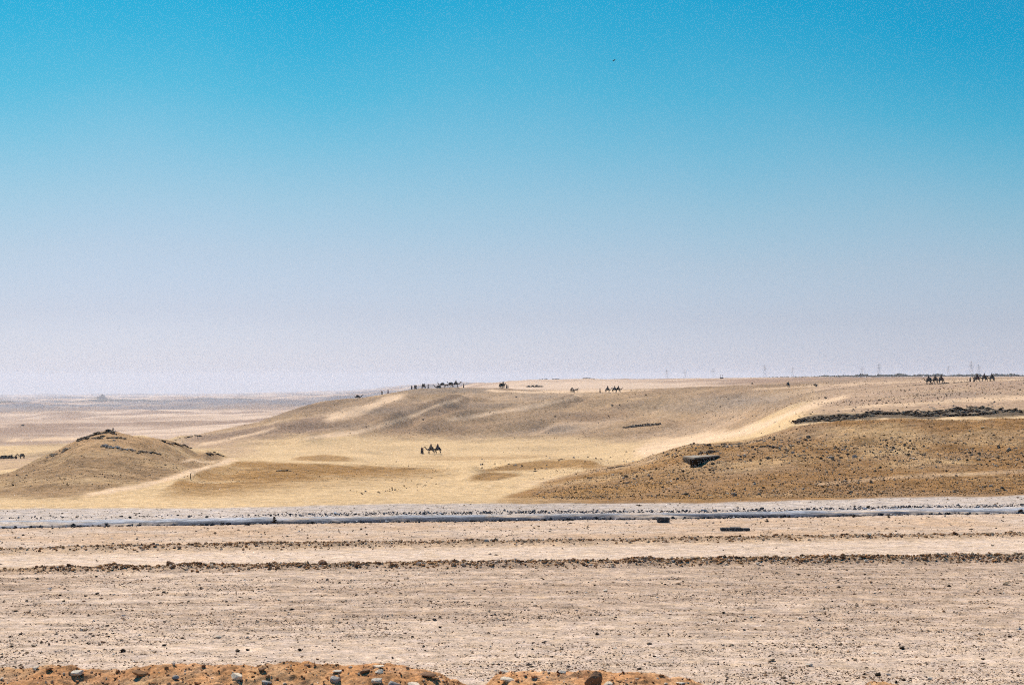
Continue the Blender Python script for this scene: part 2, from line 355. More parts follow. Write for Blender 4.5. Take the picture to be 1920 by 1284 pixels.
def add_tube(bm, pts, rad, n=6):
    pts = [Vector(p) for p in pts]
    if not hasattr(rad, '__len__'): rad = [rad] * len(pts)
    rings = []
    for i, p in enumerate(pts):
        d = (pts[min(i + 1, len(pts) - 1)] - pts[max(i - 1, 0)]).normalized()
        q = d.to_track_quat('Z', 'Y')
        rings.append([bm.verts.new(p + q @ Vector((math.cos(t) * rad[i], math.sin(t) * rad[i], 0))) for t in [2 * math.pi * k / n for k in range(n)]])
    for a, b in zip(rings[:-1], rings[1:]):
        for k in range(n): bm.faces.new((a[k], a[(k + 1) % n], b[(k + 1) % n], b[k]))
    bm.faces.new(rings[0][::-1]); bm.faces.new(rings[-1])

# ------------------------------------------------------------------ ground sheet
cols_px = np.concatenate([np.arange(-680, -40, 24.0), np.arange(-40, 1961, 4.2), np.arange(1984, 2681, 24.0)])
rows_a = 10 * F / (np.arange(1310, 932, -1.5) - EYE)                       # plain: evenly spread as seen
rows = np.concatenate([np.linspace(30, rows_a[0] - 0.3, 14), rows_a,
                       np.exp(np.arange(math.log(rows_a[-1] + 0.35), math.log(690), 0.0042)),
                       np.exp(np.arange(math.log(693), math.log(15000), 0.02))])
PXg, Yg = np.meshgrid(cols_px, rows)
Xg = (PXg - 960) / F * Yg
Zg = ground_z(Xg, Yg)

def curve(pts, x): a = np.array(pts, float); return np.interp(x, a[:, 0], a[:, 1])
def ground_tint(X, Y, Z):
    px = 960 + F * X / Y; row = EYE - F * Z / Y
    C = np.zeros(X.shape + (3,))
    gravel = np.array((0.55, 0.415, 0.315)); track = np.array((0.60, 0.455, 0.345)); ochre = np.array((0.50, 0.33, 0.205))
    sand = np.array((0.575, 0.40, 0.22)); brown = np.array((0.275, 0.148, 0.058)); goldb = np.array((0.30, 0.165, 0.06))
    rocky = np.array((0.28, 0.175, 0.092)); farb = np.array((0.30, 0.20, 0.145)); fars = np.array((0.58, 0.43, 0.32)); white = np.array((0.48, 0.40, 0.345))
    def mix(a, b, t): return a * (1 - t[..., None]) + b * t[..., None]
    n1 = fbm(X / 6, Y / 2.2, 5, 61, 0.6); n2 = fbm(X / 1.6, Y / 0.5, 4, 67, 0.6); n3 = fbm(X / 25, Y / 12, 5, 71, 0.6)
    # plain
    C[:] = gravel
    streak = np.clip(0.38 + 0.9 * n1 + 0.5 * n2 + 1.1 * fbm(X / 9, Y / 0.55, 4, 63, .6), 0, 1)
    C = mix(C, np.broadcast_to(np.array((0.36, 0.25, 0.175)), C.shape), 0.8 * streak * sstep(50, 62, Y) * sstep(76, 70, off(L_NEAR, X, Y) + 73))
    C = mix(C, np.array((0.40, 0.285, 0.205)), 0.45 * sstep(-22, -10, off(L_NEAR, X, Y) + 4 * n1) * sstep(-18, 2, X + 8 * n3) * (Y < 90))
    dn = off(L_NEAR, X, Y); df = off(L_FAR, X, Y); dr = off(L_ROAD, X, Y); de = off(L_EDGE, X, Y) + 1.2 * fbm(X / 5, Y / 5, 4, 3)
    C = mix(C, track, sstep(0.6, 1.4, dn) * sstep(-0.9, -1.8, df))
    C = mix(C, np.array((0.52, 0.37, 0.24)), 0.75 * sstep(0, 0.5, dn) * sstep(2.4, 1.2, dn))
    C = mix(C, np.array((0.33, 0.21, 0.12)), 0.8 * np.exp(-(dn / 0.95) ** 2))
    C = mix(C, np.array((0.32, 0.21, 0.125)), 0.8 * np.exp(-(df / 1.2) ** 2))
    C = mix(C, np.array((0.55, 0.385, 0.25)), 0.6 * sstep(-3, -1.2, df) * sstep(-0.4, -1.0, df))
    C = mix(C, ochre, 0.7 * np.clip(0.55 + 1.5 * n1, 0, 1) * sstep(1.2, 2.2, df) * sstep(-1.0, -2.0, dr))
    C = mix(C, white, sstep(1.5, 3.5, dr))
    # beyond the edge: sand
    hill = sstep(-0.8, 0.8, de)
    SB = np.zeros_like(C); SB[:] = sand
    SB = SB * (1 + 0.06 * n3[..., None])
    # brown gravel on the rises, with dune shading worked into bM, by mask built from the outlines of the rises
    w = 5 + 0 * px
    nz = 7 * fbm(X / 9, Y / 9, 4, 81)
    def band(top, bot, lo, hi, ymin, ymax, soft=6.0, softb=14.0, nn=1.0):
        e_ = 60 if hi - lo > 250 else 18
        r = row + nz * nn
        t = curve(top, px); b = curve(bot, px)
        return sstep(t - soft * .5, t + soft * .5, r) * sstep(b + softb * .5, b - softb * .5, r) * sstep(lo - e_ * .3, lo + e_, px) * sstep(hi + e_ * .3, hi - e_, px) * (Y > ymin) * (Y < ymax)
    bB = band([(900, 950), (940, 934), (1040, 897), (1130, 872), (1240, 845), (1300, 825), (3000, 700)], [(0, 960), (3000, 960)], 920, 3000, 100, 171, 8, 2)
    bB = np.maximum(bB, sstep(1235, 1270, px) * (Y > 118) * sstep(176, 170, Y))
    bB = np.maximum(bB, 0.6 * sstep(1000, 1100, px) * band([(0, 840), (3000, 840)], [(0, 878), (3000, 878)], 1090, 1300, 150, 190))
    SB = mix(SB, brown, bB * np.clip(0.88 + .9 * fbm(X / 10, Y / 7, 5, 155, .65), .35, 1))
    SB = mix(SB, np.array((0.29, 0.185, 0.11)), bB * np.clip(1.2 * fbm(X / 14, Y / 10, 5, 157, .6) - .1 + .35 * sstep(845, 815, row), 0, .6))
    gold = np.clip(0.4 + 1.6 * fbm(X / 8, Y / 8, 4, 83), 0, 1) * bB * sstep(1500, 1250, px)
    SB = mix(SB, np.array((0.30, 0.165, 0.06)), 0.6 * gold)
    bL = band([(-600, 860), (0, 880), (110, 840), (205, 800), (420, 830)], [(-600, 930), (0, 932), (100, 934), (200, 924), (280, 905), (360, 884), (440, 862)], -700, 435, 118, 210, 4, 16)
    SB = mix(SB, rocky, bL * np.clip(0.85 + .9 * fbm(X / 12, Y / 8, 5, 153, .6), .2, 1))
    cap = band([(60, 790), (205, 790), (420, 790)], [(60, 845), (150, 850), (205, 842), (300, 838), (400, 850)], 90, 330, 150, 205, 6, 14)
    SB = mix(SB, np.array((0.40, 0.24, 0.12)), 0.6 * cap)
    bK = band([(340, 852), (390, 850), (430, 858)], [(340, 865), (430, 866)], 355, 425, 190, 260)
    SB = mix(SB, rocky, bK)
    bM = band([(290, 928), (330, 900), (400, 874), (450, 866), (540, 868), (640, 871), (740, 876), (860, 879)], [(290, 934), (400, 926), (600, 908), (750, 896), (860, 884)], 285, 870, 118, 300, 5, 44)  # brown dune; long fade below the crest paints its shading into the colour
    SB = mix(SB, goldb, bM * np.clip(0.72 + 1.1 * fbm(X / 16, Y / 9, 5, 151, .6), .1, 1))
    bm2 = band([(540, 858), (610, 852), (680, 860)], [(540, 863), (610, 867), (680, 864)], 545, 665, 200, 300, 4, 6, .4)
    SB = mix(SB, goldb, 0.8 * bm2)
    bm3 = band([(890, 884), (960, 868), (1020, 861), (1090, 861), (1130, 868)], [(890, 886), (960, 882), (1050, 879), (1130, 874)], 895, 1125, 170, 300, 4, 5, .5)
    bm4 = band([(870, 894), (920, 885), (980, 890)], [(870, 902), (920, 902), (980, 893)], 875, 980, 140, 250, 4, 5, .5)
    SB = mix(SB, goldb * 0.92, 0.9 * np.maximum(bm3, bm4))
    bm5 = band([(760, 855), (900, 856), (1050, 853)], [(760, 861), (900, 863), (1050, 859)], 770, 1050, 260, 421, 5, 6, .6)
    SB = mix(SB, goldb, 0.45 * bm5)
    # the long middle ridge
    vis = (Y > 415) & (Y < 980)
    bC = band([(0, 500), (3000, 500)], [(0, 830), (300, 836), (500, 822), (640, 812), (800, 822), (1000, 818), (1200, 826), (1300, 817), (1400, 803), (1450, 788), (1520, 757), (1600, 742)], 330, 1545, 415, 980, 6, 22)
    bC = bC * (0.82 + 0.3 * np.clip(fbm(X / 30, Y / 40, 5, 87, .6), -.6, .6))
    SB = mix(SB, np.array((0.315, 0.20, 0.118)), np.clip(bC, 0, 1))
    bR = sstep(1495, 1560, px + 3 * nz) * (Y > 186) + sstep(1440, 1500, px) * (Y > 620) * 1.0
    bR = np.clip(bR, 0, 1) * (0.85 + 0.3 * fbm(X / 20, Y / 30, 5, 89, .6))
    SB = mix(SB, np.array((0.37, 0.25, 0.175)), np.clip(bR, 0, 1))
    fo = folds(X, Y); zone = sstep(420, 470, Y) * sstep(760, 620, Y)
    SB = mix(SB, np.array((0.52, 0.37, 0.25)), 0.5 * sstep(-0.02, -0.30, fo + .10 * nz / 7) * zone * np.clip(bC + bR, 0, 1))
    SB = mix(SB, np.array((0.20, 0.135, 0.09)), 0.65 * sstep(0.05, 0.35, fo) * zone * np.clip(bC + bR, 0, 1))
    # purple-grey patches of desert pavement on ridge
    for (cx, cy, sx, sy, k) in [(1390, 752, 110, 14, .8), (1280, 766, 90, 9, .5), (860, 733, 110, 5, .8), (700, 770, 90, 8, .5), (1050, 805, 60, 9, .6), (930, 760, 120, 9, .4), (1010, 742, 60, 6, .5), (660, 800, 70, 6, .5), (1800, 741, 90, 6, .4)]:
        SB = mix(SB, np.array((0.20, 0.165, 0.14)), k * 0.8 * np.exp(-((px - cx) / sx) ** 2 - ((row + 0.6 * nz - cy) / sy) ** 2) * (Y > 200) * (Y < 800))
    # far plain
    ff = sstep(640, 760, Y)
    fr = np.clip(0.42 + 2.0 * fbm(X / 190, Y / 95, 5, 97, .6), 0, 1)
    FC = np.zeros_like(C); FC[:] = fars; FC = mix(FC, farb, fr)
    FC = mix(FC, np.array((0.10, 0.10, 0.12)), 0.85 * np.clip(2.6 * fbm(X / 900, Y / 420, 4, 99, .6) - 0.1 + 0.5 * sstep(2600, 5200, Y), 0, 1) * sstep(2000, 3200, Y))
    SB = mix(SB, FC, ff)
    lefts = (Y > 205) * (Y < 700) * sstep(520, 420, px)
    SB = mix(SB, np.array((0.40, 0.265, 0.175)), lefts * np.clip(-0.05 + 1.9 * fbm(X / 45, Y / 60, 5, 101, .55), 0, 0.85))
    gb = np.array((0.28, 0.185, 0.125))
    for (top, bot, lo, hi, y0, y1, k) in [
        ([(310, 824), (420, 811), (520, 794), (620, 776)], [(310, 831), (420, 824), (520, 814), (640, 806)], 315, 640, 420, 760, .95),
        ([(-300, 806), (0, 812), (100, 815), (180, 824)], [(-300, 834), (0, 834), (100, 837), (180, 832)], -400, 150, 470, 1000, .55),
        ([(230, 794), (320, 789), (420, 794)], [(230, 798), (320, 799), (420, 797)], 240, 410, 900, 2000, .5),
        ([(340, 770), (430, 758), (520, 756), (560, 760)], [(340, 772), (430, 768), (520, 768), (560, 765)], 340, 560, 1500, 4000, .6),
        ([(25, 798), (60, 797), (110, 799)], [(25, 803), (60, 805), (110, 801)], 25, 110, 900, 2500, .6),
        ([(420, 800), (500, 790), (600, 786)], [(420, 804), (500, 797), (600, 790)], 430, 560, 600, 1600, .5),
        ([(-300, 770), (0, 768), (250, 764)], [(-300, 778), (0, 776), (250, 770)], -300, 240, 1800, 4000, .6)]:
        SB = mix(SB, gb, k * band(top, bot, lo, hi, y0, y1, 3, 5, .35))
    # trodden pale paths: (points (px,row)), half width, distance range
    paths = [
      ([(600, 786), (640, 779), (680, 768), (720, 752), (770, 737)], [7, 8, 8, 6, 4], 480, 660, .9),
      ([(560, 824), (600, 818), (673, 810), (710, 800), (735, 791), (770, 781), (807, 765), (857, 750), (880, 741)], [4, 4, 4, 3, 3, 3, 3, 3, 3], 440, 660, .75),
      ([(830, 790), (865, 784), (900, 778), (980, 766), (1040, 754), (1080, 744), (1092, 736)], [3, 3.5, 4, 3.5, 3.5, 4, 4], 440, 660, .9),
      ([(1180, 850), (1300, 826), (1380, 812), (1440, 795), (1480, 776), (1520, 761), (1560, 750), (1600, 742)], [14, 10, 8, 7, 6, 6, 4, 3], 185, 520, .95),
      ([(1560, 770), (1620, 762), (1700, 758), (1800, 751), (1920, 746), (2300, 742)], [2, 3, 3, 4, 5, 6], 200, 420, .6),
      ([(900, 733), (1000, 735), (1130, 734), (1300, 733), (1400, 731)], [1.5, 2, 2.5, 2, 1.5], 600, 760, .9),
      ([(1400, 731), (1560, 722), (1700, 716), (1920, 712)], [2, 2, 2, 3], 480, 700, .5),
      ([(150, 930), (220, 918), (260, 912), (340, 890), (400, 873), (440, 860), (470, 850)], [4, 4, 4, 4, 4, 4, 4], 118, 330, .8),
      ([(330, 865), (360, 862), (380, 868), (420, 862)], [2, 2, 2, 2], 150, 330, .7),
      ([(960, 915), (1060, 893), (1120, 880), (1200, 868), (1250, 852)], [6, 4, 4, 4, 4], 130, 172, .25),
      ([(1520, 908), (1600, 902), (1700, 894), (1920, 883), (2300, 870)], [2, 3, 3, 4, 5], 120, 170, .35),
      ([(0, 826), (100, 822), (200, 824)], [2, 2, 2], 600, 1000, .8),
      ([(360, 838), (420, 826), (480, 812), (530, 800)], [2.5, 3, 3, 2], 420, 640, .6),
    ]
    for pts, hw, y0, y1, k in paths:
        xs = [p[0] for p in pts]
        c = curve(pts, px); h = np.interp(px, xs, hw)
        t = sstep(1.7, 0.2, np.abs(row + 0.45 * nz - c) / (h * (1 + 0.5 * fbm(px / 30, px * 0 + y0, 3, 6)))) * sstep(xs[0], xs[0] + 25, px) * sstep(xs[-1], xs[-1] - 25, px) * (Y > y0) * (Y < y1)
        SB = mix(SB, np.array((0.68, 0.48, 0.31)), np.minimum(1, 1.15 * k) * t)
    # narrow ledge path over the right hill
    SB = mix(SB, np.array((0.60, 0.42, 0.24)), sstep(169, 171.5, Y) * sstep(179, 176, Y) * sstep(1480, 1500, px))
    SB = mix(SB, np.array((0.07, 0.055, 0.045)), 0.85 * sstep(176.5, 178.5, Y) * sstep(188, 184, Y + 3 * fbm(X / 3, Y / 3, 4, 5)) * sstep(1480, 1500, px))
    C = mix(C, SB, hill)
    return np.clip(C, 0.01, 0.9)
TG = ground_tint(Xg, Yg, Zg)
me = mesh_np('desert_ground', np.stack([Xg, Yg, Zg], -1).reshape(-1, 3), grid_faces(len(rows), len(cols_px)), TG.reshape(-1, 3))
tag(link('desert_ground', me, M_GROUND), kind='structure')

# tarmac bank: low cambered strip with a steep broken near edge
def strip_sheet(name, L, X0, X1, sec, mat, kind='structure', nx=900, seed=0, tint=None, w=1.0):
    xs = np.linspace(X0, X1, nx); V = []; Cc = []
    for (o, z) in sec:
        oo = o + 0.28 * fbm(xs / 1.1, xs * 0, 4, seed)
        y = L[0] + L[1] * xs + oo
        base = ground_z(xs, y)
        zz = base + z * (1 + 0.55 * fbm(xs / 2.1, xs * 0 + o * 3, 4, seed + 5)) + (0.02 * fbm(xs / .4, xs * 0 + o * 7, 3, seed + 9) if z > 0 else 0)
        V.append(np.stack([xs, y, zz], -1))
        c = np.zeros((nx, 3)); c[:] = tint(o, xs); Cc.append(c)
    me = mesh_np(name, np.concatenate(V), grid_faces(len(sec), nx), np.concatenate(Cc))
    return link(name, me, mat)
def tar_tint(o, xs):
    dusty = np.array((0.33, 0.34, 0.375)); dark = np.array((0.05, 0.055, 0.075))
    t = np.clip(sstep(-1.5, 0.9, np.full(xs.shape, o)) + 0.35 * fbm(xs / 6, xs * 0 + o, 4, 44) + 0.22 * np.cos((xs + 30) / 12) + .5 * sstep(-25, -38, xs), 0, 1)
    c_ = dark * (1 - t[:, None]) + dusty * t[:, None]
    drift = np.clip(2.4 * fbm(xs / 5, xs * 0 + o * .5 + 3, 5, 47, .65) - .08 + .5 * sstep(.8, 2.4, np.full(xs.shape, o)), 0, .9)[:, None]
    return c_ * (1 - drift) + np.array((0.50, 0.40, 0.32)) * drift
sec = [(-1.75, -0.06), (-1.6, 0.03), (-1.45, 0.11), (-1.25, 0.13), (-0.95, 0.15), (-0.5, 0.155), (0, 0.16), (0.6, 0.16), (1.2, 0.155), (1.8, 0.13), (2.3, 0.10), (2.7, 0.05), (3.0, -0.06)]
o = strip_sheet('tarmac_road', L_ROAD, -75, 80, sec, M_TAR, seed=300, tint=tar_tint, nx=1800)
tag(o, kind='structure')

# ------------------------------------------------------------------ embankment under the viewpoint and the clay bank beside it
xs = np.linspace(-170, 170, 240); ys = np.concatenate([np.linspace(-60, 9, 8), np.linspace(10, 36, 90)])
XX, YY = np.meshgrid(xs, ys)
ZZ = np.where(YY < 12.9, -2.95, np.maximum(-2.95 - (YY - 12.9) * 0.6, -10.05)) + 0.05 * fbm(XX / 2, YY / 2, 4, 120) - 0.35 * (YY > 30)
CC = np.zeros(XX.shape + (3,)); CC[:] = (0.42, 0.29, 0.19)
tag(link('road_shoulder', mesh_np('road_shoulder', np.stack([XX, YY, ZZ], -1).reshape(-1, 3), grid_faces(len(ys), len(xs)), CC.reshape(-1, 3)), M_GROUND), kind='structure')

CREST = [(-2400, 1262), (-700, 1255), (0, 1252), (60, 1249), (130, 1247), (150, 1255), (195, 1259), (235, 1256), (255, 1249), (310, 1246), (400, 1244), (480, 1248), (540, 1240), (640, 1246), (720, 1243), (765, 1246), (805, 1256), (850, 1271), (900, 1288), (912, 1280), (930, 1266), (960, 1258), (1050, 1257), (1130, 1261), (1220, 1262), (1290, 1274), (1330, 1290), (1420, 1310), (1590, 1300), (1630, 1281), (1660, 1277), (1700, 1290), (1800, 1315), (3000, 1320)]
YB = 12.4
def bank_z(X, Y):
    px = 960 + F * X / YB
    c = -(curve(CREST, px) - EYE) / F * YB
    wob = 0.10 * fbm(X / 0.5, X * 0 + 2, 3, 130)
    d = (Y - YB + wob)
    prof = np.where(d < 0, np.exp(-(d / 1.15) ** 2), np.exp(-(d / 0.9) ** 2))
    base = np.where(d < 0, -3.02, -3.02 - d * 0.55)
    z = base + (c + 3.02) * prof
    amp = np.clip((z + 3.0) * 3, 0, 1)
    z = z + amp * (0.030 * fbm(X / 0.22, Y / 0.22, 4, 131) + 0.018 * fbm(X / 0.06, Y / 0.06, 3, 135))
    return z
xs = np.linspace(-5.2, 5.2, 860); ys = np.concatenate([np.linspace(9.6, 11.2, 14), np.linspace(11.22, 13.4, 130), np.linspace(13.45, 14.6, 10)])
XX, YY = np.meshgrid(xs, ys); ZZ = bank_z(XX, YY)
n = fbm(XX / 0.35, YY / 0.25, 5, 141, .6); n2 = fbm(XX / 0.08, YY / 0.08, 4, 143, .6)
CC = np.zeros(XX.shape + (3,)); CC[:] = (0.50, 0.25, 0.11)
t = np.clip(0.35 + 1.3 * n + .5 * n2, 0, 1)[..., None]
CC = CC * (1 - t) + np.array((0.58, 0.36, 0.20)) * t
t = np.clip(1.6 * n2 - 0.35, 0, 1)[..., None]; CC = CC * (1 - t) + np.array((0.26, 0.10, 0.045)) * t
tag(link('clay_bank', mesh_np('clay_bank', np.stack([XX, YY, ZZ], -1).reshape(-1, 3), grid_faces(len(ys), len(xs)), CC.reshape(-1, 3)), M_BANK), kind='structure')

# ------------------------------------------------------------------ loose stones
def ico_base(sub):
    bm = bmesh.new(); bmesh.ops.create_icosphere(bm, subdivisions=sub, radius=1)
    v = np.array([x.co[:] for x in bm.verts]); f = np.array([[a.index for a in q.verts] for q in bm.faces]); bm.free(); return v, f
I1 = ico_base(1); I2 = ico_base(2)
OCT = (np.array([(1, 0, 0), (-1, 0, 0), (0, 1, 0), (0, -1, 0), (0, 0, 1), (0, 0, -.4)], float),
       np.array([(0, 2, 4), (2, 1, 4), (1, 3, 4), (3, 0, 4), (2, 0, 5), (1, 2, 5), (3, 1, 5), (0, 3, 5)]))
def scatter(name, P, size, cols, flat=0.55, base=OCT, jag=0.3, kind='stuff', parent=None, label=None, cat=None):
    """many small stones joined in one mesh"""
    n = len(P); bv, bf = base; nb = len(bv)
    V = np.repeat(bv[None], n, 0) * (1 + rng.uniform(-jag, jag, (n, nb, 1)))
    sc = np.stack([rng.uniform(.8, 1.4, n), rng.uniform(.6, 1.0, n), rng.uniform(.7, 1.25, n) * flat], -1) * size[:, None] * 0.5
    V = V * sc[:, None, :]
    a = rng.uniform(0, 2 * np.pi, n); tl = rng.normal(0, .25, n)
    ca, sa = np.cos(a)[:, None], np.sin(a)[:, None]
    ct, st = np.cos(tl)[:, None], np.sin(tl)[:, None]
    y = V[..., 1] * ct - V[..., 2] * st; z = V[..., 1] * st + V[..., 2] * ct
    x = V[..., 0]
    V = np.stack([x * ca - y * sa, x * sa + y * ca, z], -1)
    P = P.copy(); P[:, 2] += sc[:, 2] * 0.35
    V = V + P[:, None, :]
    Fc = (bf[None] + (np.arange(n) * nb)[:, None, None]).reshape(-1, 3)
    me = mesh_np(name, V.reshape(-1, 3), Fc, np.repeat(cols, nb, 0), smooth=False)
    o = link(name, me, M_CHIP, parent)
    if kind: o['kind'] = kind
    if label: o['label'] = label
    if cat: o['category'] = cat
    return o
def tones(n, pal, w):
    pal = np.array(pal); k = rng.choice(len(pal), n, p=np.array(w) / sum(w))
    return pal[k] * rng.uniform(.75, 1.2, (n, 1))
PAL = [(0.34, 0.22, 0.14), (0.09, 0.06, 0.04), (0.50, 0.38, 0.28), (0.24, 0.14, 0.08), (0.68, 0.58, 0.48)]
def spread(n, px0, px1, y0, y1, ypow=None):
    px = rng.uniform(px0, px1, n)
    inv = rng.uniform(1 / y1, 1 / y0, n); Y = 1 / inv       # even as seen
    X = (px - 960) / F * Y
    return X, Y
# plain
n = 66000
X, Y = spread(n * 2, -200, 2120, 44, 84)
dens = np.clip(0.42 + 1.2 * fbm(X / 5, Y / 1.6, 4, 61, .6) + 0.6 * fbm(X / 1.6, Y / .5, 3, 67, .6) + 1.2 * fbm(X / 9, Y / 0.55, 4, 63, .6), 0.04, 1) * np.where(off(L_NEAR, X, Y) > 0.8, 0.10, 1.0)
k = rng.uniform(0, 1, len(X)) < dens
X, Y = X[k][:n], Y[k][:n]
s = np.clip(np.exp(rng.normal(math.log(0.047), 0.50, len(X))), 0.02, 0.22) * (Y / 60) ** .5
scatter('gravel_on_plain', np.stack([X, Y, ground_z(X, Y)], -1), s, tones(len(X), PAL, (4.5, 3.2, 3, 3, 1)), .5,
        label='loose gravel strewn over the pale plain in front of the near windrow', cat='gravel')
# between windrows and road, and behind the road
X, Y = spread(9000, -200, 2120, 84, 123)
df = off(L_FAR, X, Y); dr = off(L_ROAD, X, Y); de = off(L_EDGE, X, Y)
dens = np.where(df > 1, .8, .12) * np.where(np.abs(dr - .6) < 2.2, 0, 1) * np.where(de > -0.5, 0, 1)
k = rng.uniform(0, 1, len(X)) < dens; X, Y = X[k], Y[k]
s = np.clip(np.exp(rng.normal(math.log(0.075), 0.5, len(X))), 0.03, 0.32)
scatter('gravel_by_road', np.stack([X, Y, ground_z(X, Y)], -1), s, tones(len(X), PAL, (3, 5, 2, 2, 1)), .55,
        label='scattered small stones on both sides of the grey tarmac road', cat='gravel')
# windrows
def windrow(name, L, n, wid, smin, smax, label, dens_fn=None, pal=PAL, w=(4, 2, 3, 4, 1), x0=-36, x1=40):
    X = rng.uniform(x0, x1, n); 
    if dens_fn is not None: X = X[rng.uniform(0, 1, n) < dens_fn(X)]
    Y = L[0] + L[1] * X + rng.normal(0, wid, len(X))
    s = np.clip(np.exp(rng.normal(math.log(smin), .5, len(X))), .03, smax)
    return scatter(name, np.stack([X, Y, ground_z(X, Y) ], -1), s, tones(len(X), pal, w), .75, I1, .35, label=label, cat='rubble')
CL = [(0.48, 0.28, 0.14), (0.16, 0.085, 0.045), (0.58, 0.42, 0.27), (0.34, 0.18, 0.085), (0.70, 0.58, 0.46)]
windrow('rubble_in_near_windrow', L_NEAR, 9500, .48, .085, .26, 'brown rubble and clods heaped along the near windrow', lambda X: .35 + .65 * sstep(-27, -14, X), CL)
windrow('rubble_in_far_windrow', L_FAR, 6000, .65, .085, .25, 'brown rubble and clods heaped along the far windrow', lambda X: .4 + .6 * np.exp(-((X + 16) / 10) ** 2) + .2 * (X > 10), CL)
# tarmac rubble: near foot of the road and a low row behind it
TP = [(0.03, 0.035, 0.045), (0.10, 0.11, 0.13), (0.50, 0.50, 0.52), (0.05, 0.05, 0.055), (0.2, 0.2, 0.22)]
LR = (L_ROAD[0] - 1.55, L_ROAD[1]); LR2 = (L_ROAD[0] + 4.6, L_ROAD[1] - 0.012)
windrow('tarmac_rubble_at_near_edge', LR, 2600, .22, .12, .34, 'black broken tarmac along the near edge of the road', None, TP, (5, 2, 1, 4, 1), -60, 62)
windrow('tarmac_rubble_at_far_edge', LR2, 4800, .75, .085, .32, 'grey broken tarmac in a low row behind the road', lambda X: .15 + .85 * sstep(-22, -12, X), TP, (3, 4, 1, 3, 3), -45, 62)
# stones on the right hill
X, Y = spread(26000, 1000, 2300, 122, 170)
px = 960 + F * X / Y; row = EYE - F * ground_z(X, Y) / Y
dens = sstep(950, 1250, px) * (0.25 + 0.75 * sstep(880, 830, row)) * np.clip(.55 + 1.1 * fbm(X / 6, Y / 6, 4, 201), .1, 1) * (row > curve([(900, 950), (1040, 897), (1240, 847), (1300, 820)], px)) * (Y < 168)
k = rng.uniform(0, 1, len(X)) < dens * 1.0; X, Y = X[k], Y[k]
s = np.clip(np.exp(rng.normal(math.log(0.12), 0.5, len(X))), 0.05, 0.5)
scatter('stones_on_right_hill', np.stack([X, Y, ground_z(X, Y)], -1), s, tones(len(X), [(0.26, 0.18, 0.11), (0.07, 0.055, 0.04), (0.40, 0.33, 0.26)], (3, 4, 3)), .7, I1,
        label='dark stones scattered over the brown slope of the right hill', cat='stones')
def grit(name, n, px0, px1, y0, y1, med, keep, label):
    X, Y = spread(n, px0, px1, y0, y1)
    Z = ground_z(X, Y); px = 960 + F * X / Y; row = EYE - F * Z / Y
    k = rng.uniform(0, 1, len(X)) < keep(px, row, X, Y); X, Y, Z = X[k], Y[k], Z[k]
    s = np.clip(np.exp(rng.normal(math.log(med), 0.4, len(X))), med * .4, med * 3)
    scatter(name, np.stack([X, Y, Z], -1), s, tones(len(X), [(0.27, 0.145, 0.06), (0.065, 0.04, 0.022), (0.46, 0.33, 0.21), (0.38, 0.205, 0.08)], (3, 4, 2, 2)), .7, label=label, cat='gravel')
grit('gravel_on_right_hill', 60000, 940, 2100, 120, 171, .085, lambda px, row, X, Y: .75 * sstep(940, 1150, px) * (row > np.interp(px, [900, 1040, 1240, 1300], [950, 897, 847, 700])) * np.clip(.6 + .9 * fbm(X / 5, Y / 5, 4, 301), .1, 1) * (off(L_EDGE, X, Y) > 1), 'fine dark gravel covering the brown right hill')
grit('gravel_on_dunes', 16000, 280, 1130, 130, 300, .075, lambda px, row, X, Y: .8 * np.maximum(sstep(300, 380, px) * sstep(880, 800, px) * (np.abs(row - np.interp(px, [300, 400, 640, 860], [925, 890, 885, 886])) < 16), sstep(880, 920, px) * (row > 862) * (row < 900)) * np.clip(.5 + 1.3 * fbm(X / 9, Y / 9, 4, 305), .02, 1), 'fine gravel on the low brown dunes in front of the riders')
grit('gravel_on_middle_ridge', 30000, 300, 1960, 300, 660, .26, lambda px, row, X, Y: .8 * (row < np.interp(px, [300, 800, 1200, 1400, 1520, 1560, 1960], [832, 822, 826, 800, 755, 775, 775])) * np.clip(.35 + 1.6 * fbm(X / 30, Y / 22, 4, 307), .03, 1), 'coarse gravel strewn over the long middle ridge')
grit('gravel_on_left_hill', 22000, -80, 440, 126, 205, .08, lambda px, row, X, Y: .5 * (row < np.interp(px, [0, 200, 440], [925, 915, 860])) * np.clip(.5 + 1.1 * fbm(X / 7, Y / 7, 4, 303), .05, 1), 'fine gravel covering the left hill')
X, Y = spread(5000, -60, 900, 128, 205)
px = 960 + F * X / Y; row = EYE - F * ground_z(X, Y) / Y
dens = (px < 360) * (row < 900) * .22 * (0.3 + np.clip(1.4 * fbm(X / 8, Y / 5, 4, 211), 0, 1)) + (px > 640) * (px < 820) * np.exp(-((row - curve([(640, 935), (820, 905)], px)) / 5) ** 2) * .35
k = rng.uniform(0, 1, len(X)) < dens; X, Y = X[k], Y[k]
s = np.clip(np.exp(rng.normal(math.log(0.15), 0.5, len(X))), 0.06, 0.6)
s = np.where(960 + F * X / Y > 600, np.minimum(s, .22), s)
scatter('stones_on_left_hill', np.stack([X, Y, ground_z(X, Y)], -1), s, tones(len(X), [(0.26, 0.18, 0.11), (0.07, 0.055, 0.04), (0.40, 0.33, 0.26)], (3, 3, 3)), .7, I1,
        label='sparse stones scattered over the flanks of the left hill', cat='stones')
X, Y = spread(1500, 900, 2100, 190, 640)
s = np.clip(np.exp(rng.normal(math.log(0.28), 0.5, len(X))), 0.1, 0.9)
scatter('stones_on_middle_ridge', np.stack([X, Y, ground_z(X, Y)], -1), s, tones(len(X), [(0.26, 0.19, 0.13), (0.10, 0.08, 0.06), (0.40, 0.33, 0.26)], (3, 3, 3)), .6,
        label='sparse stones scattered over the long middle ridge', cat='stones')
